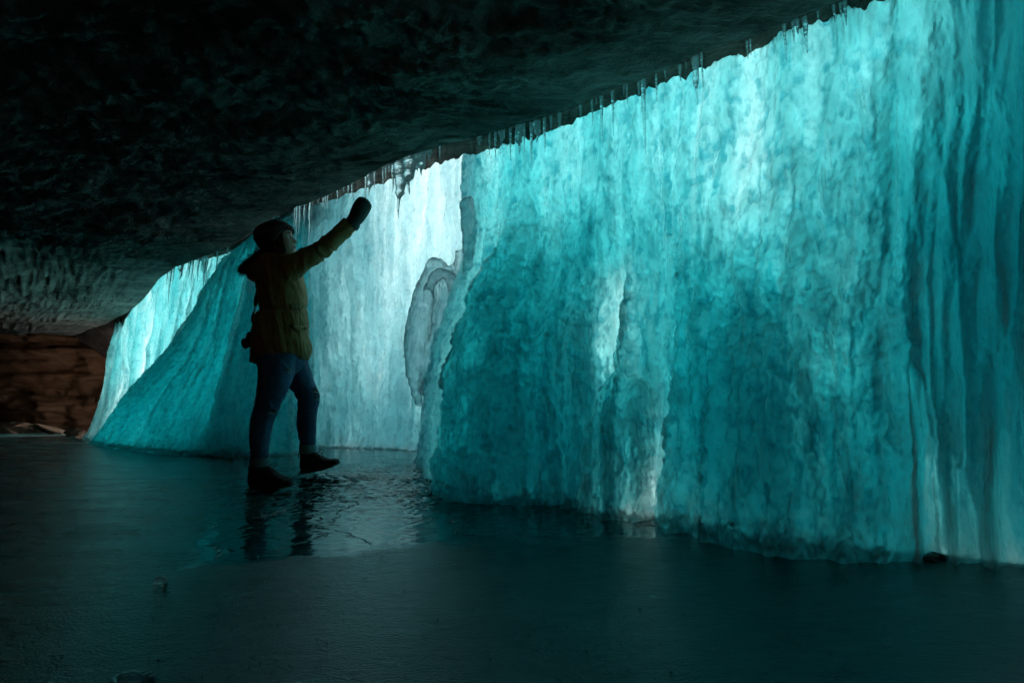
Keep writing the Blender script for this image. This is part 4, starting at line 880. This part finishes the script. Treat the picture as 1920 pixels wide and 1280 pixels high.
# boots
def boot(secs, shaft, dy, hd, lacepts, soleline):
    bm = bmesh.new(); loft(bm, [ring((x, a), (x+0.6, b_), h, dy, ex=2.6) for x, a, b_, h in secs], 4)
    loft(bm, [ring((a, y), (b_, y+sh), h, dy) for a, b_, y, sh, h in shaft], 3)
    bt = remeshed('boot', bm, 0.004, BLACK, body, 3)
    bm = bmesh.new(); N_ = len(soleline); rows_ = []
    for x, y, h in soleline:
        rows_.append([W(x, y-4.5, dy-h), W(x, y, dy-h-0.003), W(x, y+0.8, dy), W(x, y, dy+h+0.003), W(x, y-4.5, dy+h)])
    V_ = [[bm.verts.new(p) for p in r_] for r_ in rows_]
    for a, b_ in zip(V_, V_[1:]):
        for k in range(5): bm.faces.new((a[k], a[(k+1) % 5], b_[(k+1) % 5], b_[k]))
    bm.faces.new(V_[0]); bm.faces.new(V_[-1][::-1]); obj_bm('sole', bm, RUBBER, bt, smooth=False)
    # tread lugs along the edge of the sole
    bm = bmesh.new()
    for i in range(len(soleline)-1):
        for f in (0.2, 0.7):
            x = soleline[i][0]*(1-f)+soleline[i+1][0]*f; y = soleline[i][1]*(1-f)+soleline[i+1][1]*f; h = soleline[i][2]*(1-f)+soleline[i+1][2]*f
            bmesh.ops.create_cube(bm, size=1, matrix=Matrix.Translation(Vector(W(x, y+0.6, dy))) @ Matrix.Diagonal((0.012, 2*h, 0.008, 1)))
    obj_bm('tread_lugs', bm, RUBBER, bt, smooth=False)
    bm = bmesh.new()
    for i, (x, y) in enumerate(lacepts):
        tube(bm, [W(x-3, y+1.5, dy-.028), W(x+1, y-.8, dy), W(x-3, y+1.5, dy+.028)], 0.0028, 6)
    x, y = lacepts[0]
    for q in (-1, 1): tube(bm, [W(x, y, dy+q*.004), W(x+5, y-5, dy+q*.02), W(x+10, y-4.5, dy+q*.026), W(x+10, y, dy+q*.02), W(x+4, y+1, dy+q*.006)], 0.0026, 6)
    tube(bm, [W(x, y, dy), W(x+6, y+1, dy-.03), W(x+9, y+6, dy-.04)], 0.0024, 6)
    obj_bm('boot_lace', bm, BLACK, bt)
    bm = bmesh.new(); tube(bm, [W(shaft[0][0]-1, shaft[0][2]+4, dy-.012), W(shaft[0][0]-4.5, shaft[0][2]+3, dy), W(shaft[0][0]-4.5, shaft[0][2]+9, dy), W(shaft[0][0]-.5, shaft[0][2]+11, dy)], 0.003, 6); obj_bm('pull_loop', bm, BLACK, bt)
    return bt
boot([(468, 888, 910, .034), (473, 876, 912, .042), (483, 871, 912, .046), (495, 871, 912, .047), (507, 875, 911.5, .047), (517, 884, 911, .049), (528, 890.5, 910, .051), (538, 894, 908.5, .049), (545, 898.5, 906.5, .036)],
     [(470, 503, 872, 0, .050), (468, 507, 880, 1, .050), (467.5, 512, 892, 1, .046)], -.09, .05, [(508, 871), (512, 876.5), (516.5, 882), (521, 886.5)],
     [(466.5, 915, .036), (475, 916.5, .042), (490, 916.5, .043), (505, 916, .042), (520, 914.5, .047), (535, 912, .048), (545, 908.5, .036), (548.5, 905.5, .02)])
boot([(564.5, 862, 880, .032), (569, 852, 881, .040), (578, 848, 880, .044), (589, 847.5, 878.5, .045), (599, 852, 876.5, .045), (608, 857, 874.5, .047), (618, 859.5, 872, .048), (627, 859, 868.5, .045), (633, 860.5, 865.5, .032)],
     [(564, 593, 848, -1, .047), (563.5, 598, 856, 0, .047), (563, 602, 866, -1, .044)], .25, .05, [(597, 848), (601.5, 852.5), (606, 856), (611, 858)],
     [(562.5, 885.5, .034), (571, 885.8, .040), (583, 884.3, .041), (596, 881.5, .040), (608, 878.5, .045), (620, 874.5, .045), (630, 869.5, .036), (635.5, 864.5, .018)])
# mittens
bm = bmesh.new()
loft(bm, [ring((650, 416), (667, 431), .040, -.14), ring((655, 408), (672, 424), .045, -.14), ring((658.5, 395), (682, 412), .054, -.14), ring((664, 383), (691, 398), .058, -.14), ring((669, 375.5), (696, 388), .052, -.14), ring((674.5, 371.5), (694.5, 380), .042, -.14), ring((680, 370), (690, 374.5), .022, -.14)], 5)
loft(bm, [ring((664, 404), (676, 414), .024, -.11), ring((670, 396), (682, 405), .024, -.088), ring((675, 390), (685, 397), .020, -.078), ring((679, 386), (685, 391), .012, -.076)], 4)
mit = remeshed('mitten', bm, 0.004, WOOL, body, 2, lambda V, N: 0.003*ridged(V[:, 0].astype(float)*60-V[:, 2].astype(float)*30, V[:, 1].astype(float)*40, 3, 1)-0.003)
bm = bmesh.new(); rg = [ring((649, 413), (668, 432), .047, -.14), ring((654, 406.5), (674, 424), .050, -.14)]
loft(bm, rg, 4, close=False); cf = obj_bm('mitten_cuff', bm, WOOL, mit); so = cf.modifiers.new('s', 'SOLIDIFY'); so.thickness = 0.004
bm = bmesh.new()
loft(bm, [ring((540, 630), (560, 626), .04, .17), ring((541, 645), (563, 641), .045, .17), ring((545, 658), (566, 655), .042, .17), ring((551, 668), (563, 667), .02, .17)], 4)
remeshed('mitten', bm, 0.005, WOOL, body, 2)
# camera on its strap: carried, so a thing of its own
cr = bpy.data.objects.new('camera', None); C.objects.link(cr); cr.location = W(475, 650, -.02)
tag(cr, "small black camera hanging on a strap behind the person's hip", 'camera')
def cbox(name, c, s, mat, bev, parent, ry=0):
    bm = bmesh.new(); bmesh.ops.create_cube(bm, size=1, matrix=Matrix.Diagonal((*s, 1))); bmesh.ops.bevel(bm, geom=bm.edges[:], offset=bev, segments=3, affect='EDGES')
    o = obj_bm(name, bm, mat, parent); o.location = Vector(c)-Vector(cr.location); o.rotation_euler = (0, ry, 0); return o
bodyc = cbox('camera_body', W(474.5, 635, -.02), (0.042, 0.115, 0.078), PLASTIC, .008, cr, 0.12)
cbox('viewfinder', W(476, 620.5, -.02), (0.034, 0.04, 0.024), PLASTIC, .006, cr, 0.12)
bm = bmesh.new()
for r_, x0, x1 in ((.031, -.05, 0), (.034, -.046, -.030), (.033, -.018, -.008)):
    bmesh.ops.create_cone(bm, cap_ends=True, segments=32, radius1=r_, radius2=r_, depth=x1-x0, matrix=Matrix.Translation(((x0+x1)/2, 0, 0)) @ Matrix.Rotation(math.pi/2, 4, 'Y'))
ln_ = obj_bm('lens', bm, PLASTIC, cr, smooth=False); ln_.location = Vector(W(471, 641, -.02))-Vector(cr.location); ln_.rotation_euler = (0, -0.25, 0)
bm = bmesh.new(); bmesh.ops.create_cone(bm, cap_ends=True, segments=32, radius1=.025, radius2=.025, depth=.002, matrix=Matrix.Translation((-.0515, 0, 0)) @ Matrix.Rotation(math.pi/2, 4, 'Y')); obj_bm('glass', bm, LENSG, ln_)
def strap_mesh(pts, wd, th, name):
    bm = bmesh.new(); P = catmull(np.array([W(*p) for p in pts])-np.array(cr.location), 50); rows_ = []
    for i, p in enumerate(P):
        tw = 0.5*math.sin(i*0.45); wv = Vector((math.sin(tw)*wd, math.cos(tw)*wd, 0)); tv = Vector((math.cos(tw)*th, -math.sin(tw)*th, 0)); p = Vector(p)
        rows_.append([bm.verts.new(q) for q in (p+wv+tv, p+wv-tv, p-wv-tv, p-wv+tv)])
    for a, b_ in zip(rows_, rows_[1:]):
        for k in range(4): bm.faces.new((a[k], a[(k+1) % 4], b_[(k+1) % 4], b_[k]))
    bm.faces.new(rows_[0]); bm.faces.new(rows_[-1][::-1]); return obj_bm(name, bm, PLASTIC, cr)
strap_mesh([(484, 522, -.10), (480.5, 545, -.08), (479, 570, -.06), (475.5, 590, -.05), (473, 612, -.05), (474, 624, -.07)], .012, .0028, 'strap')
strap_mesh([(485, 522, .10), (482.5, 545, .08), (480, 570, .05), (477, 590, .02), (474.5, 612, .02), (474, 624, .03)], .010, .0025, 'strap')
# ================================================================= hanging ice
def blob(name, lofts, label, seed):
    bm = bmesh.new()
    for pts in lofts:
        P = [Vector(atY(x, y, Y)) for x, y, Y, r_ in pts]; rg = []
        for i, (x, y, Y, r_) in enumerate(pts):
            dr = (P[min(i+1, len(P)-1)]-P[max(i-1, 0)]).normalized(); v = Vector((0, 1, 0)); v = (v-dr*v.dot(dr)).normalized(); u_ = dr.cross(v); rr = r_*Y/F
            rg.append(np.array([P[i]+(u_*math.cos(t)*rr+v*math.sin(t)*max(rr*0.8, 0.03)) for t in np.arange(24)*2*math.pi/24]))
        loft(bm, rg)
    dsp = lambda V, N: 0.022*(drips(V[:, 0].astype(float)*18+V[:, 1]*9, V[:, 2].astype(float)*12, seed)-0.5)+0.007*(drips(V[:, 0].astype(float)*45+V[:, 1]*20, V[:, 2].astype(float)*36, seed+1)-0.5)
    o = remeshed(name, bm, 0.010, ICE_GREY, None, 3, dsp); nv_ = len(o.data.vertices); V = np.zeros(nv_*3, np.float32); o.data.vertices.foreach_get('co', V); V = V.reshape(-1, 3).astype(float)
    for an, vals in (('front_skin', np.full(nv_, 1.0)), ('frost_relief_shade', 0.1+0.6*(dsp(V, V)+0.011)/0.02)):  # same painted crease shade, from the height of the lumps
        at = o.data.attributes.new(an, 'FLOAT', 'POINT'); at.data.foreach_set('value', vals.astype(np.float32))
    tag(o, label, 'hanging ice', 'frozen waterfall ice masses'); return o
blob('hanging_ice', [[(872, 372, 3.72, 6), (876, 380, 3.72, 15), (882, 410, 3.7, 20), (884, 445, 3.7, 17), (880, 490, 3.7, 12), (872, 540, 3.7, 8)], [(895, 385, 3.72, 10), (900, 430, 3.72, 13), (896, 500, 3.72, 8)]],
    'rounded grey ice finger hanging above the lumpy grey ice beard', 3)
blob('hanging_ice', [[(826, 486, 4.2, 7), (822, 494, 4.2, 20), (808, 530, 4.2, 24), (793, 575, 4.2, 24), (783, 630, 4.2, 25), (779, 680, 4.2, 20), (780, 725, 4.25, 12), (786, 760, 4.3, 5)],
    [(802, 570, 4.1, 9), (806, 535, 4.06, 10), (824, 512, 4.04, 11), (843, 520, 4.06, 11), (851, 550, 4.1, 10), (842, 610, 4.1, 9)],
    [(836, 500, 4.18, 14), (845, 540, 4.25, 24), (832, 590, 4.25, 24), (814, 640, 4.25, 18), (800, 690, 4.2, 15), (792, 740, 4.2, 8)], [(866, 470, 4.2, 12), (868, 520, 4.2, 20), (858, 570, 4.2, 16), (846, 620, 4.2, 8)],
    [(800, 560, 4.15, 14), (772, 610, 4.2, 10), (768, 660, 4.2, 9), (768, 705, 4.2, 6)]],
    'lumpy grey ice beard with a loop at its top, hanging before the white curtain', 4)
# ================================================================= small ice and stone pieces
def lumpobj(name, px, py, size, mat, label, cat, seed, sq=(1, 1, 1), blocky=0.0, Z=0.0):
    bm = bmesh.new()
    if blocky: 
        bmesh.ops.create_cube(bm, size=1.6); bmesh.ops.bevel(bm, geom=bm.edges[:], offset=0.18, segments=2, affect='EDGES'); bmesh.ops.subdivide_edges(bm, edges=bm.edges[:], cuts=4, use_grid_fill=True)
    else: bmesh.ops.create_icosphere(bm, subdivisions=5, radius=1)
    rnd = random.Random(seed); pl_ = [(Vector([rnd.gauss(0, 1) for _ in range(3)]).normalized(), rnd.uniform(.55, .9)) for _ in range(9)]
    for v in bm.verts:
        for n_, d_ in pl_:
            e_ = v.co.dot(n_)-d_
            if e_ > 0 and not blocky: v.co -= n_*e_*0.9
    co = np.array([v.co[:] for v in bm.verts]); dd = 0.09*fbm(co[:, 0]*2.2+seed, co[:, 1]*2.2+co[:, 2]*1.7, seed, 4)
    for v, d_ in zip(bm.verts, dd): v.co *= 1+float(d_)
    for v in bm.verts: v.co = Vector((v.co.x*size*sq[0], v.co.y*size*sq[1], v.co.z*size*sq[2]))
    o = obj_bm(name, bm, mat, smooth=not blocky); p = atZ(px, py, Z); o.location = (p[0], p[1], Z+size*sq[2]*0.35); tag(o, label, cat); return o
DARKICE = principled('dirty_floor_ice', (0.16, 0.2, 0.2), 0.2, bump=(60, 0.8, 0.006), var=(30, (0.6, 0.66, 0.66)))
lumpobj('ice_chunk', 302, 1090, 0.017, CLEAR, 'small glinting ice chunk frozen into the open floor at lower left', 'ice chunk', 1, (1.2, 1, .7))
lumpobj('ice_chunk', 250, 1274, 0.030, CLEAR, 'flat pale ice chunk cut by the bottom edge of the photo', 'ice chunk', 2, (1.3, 1, .35))
lumpobj('ice_block', 753, 838, 0.035, principled('teal_block_ice', (0.03, 0.10, 0.10), 0.3), 'small dark square ice block at the foot of the white curtain', 'ice block', 3, (1, 1, 1.1), blocky=1)
lumpobj('ice_boulder', 1746, 1050, 0.034, principled('dark_stone', (0.08, 0.16, 0.16), 0.5, bump=(20, 0.7, 0.01)), 'dark angular chunk on the floor between the knobbly wall and the pillars', 'ice chunk', 4, (1.6, 1, .6))
for i, (px, py, sz, sq, ry, lb) in enumerate([(20, 812, .42, (1.3, .6, .40), -.1, 'pale angular rock lying lit at the left edge, foot of the brown wall'), (72, 811, .36, (1.5, .5, .36), .25, 'pale tilted rock, second from the left edge at the foot of the brown wall'),
        (112, 813, .28, (1.6, .5, .28), .32, 'narrow leaning rock, third from the left edge at the foot of the brown wall'), (140, 816, .16, (1.2, .6, .5), 0, 'small rock nearest the ice end at the foot of the brown wall')]):
    lumpobj('rubble_rock', px, py, sz, SLAB, lb, 'rock', 20+i, sq); bpy.data.objects['rubble_rock' if i == 0 else f'rubble_rock.{i:03d}'].rotation_euler = (0.1, ry, 0.2)

# grit frozen on the floor
bm = bmesh.new(); rnd = random.Random(12)
for k in range(150):
    px = rnd.gauss(760, 260); py = rnd.uniform(960, 1270); p = atZ(px, py, 0.0); z = float(floor_z(p[0], p[1])); r_ = rnd.choice((.001, .0012, .0018, .0025))
    bmesh.ops.create_icosphere(bm, subdivisions=1, radius=r_, matrix=Matrix.Translation((p[0], p[1], z+0.001)) @ Matrix.Rotation(rnd.random()*6, 4, 'Z') @ Matrix.Diagonal((rnd.uniform(.8, 1.8), rnd.uniform(.6, 1.2), .6, 1)))
tag(obj_bm('grit', bm, RUBBER), 'dark grit scattered and frozen onto the ice floor', 'grit', kind='stuff')
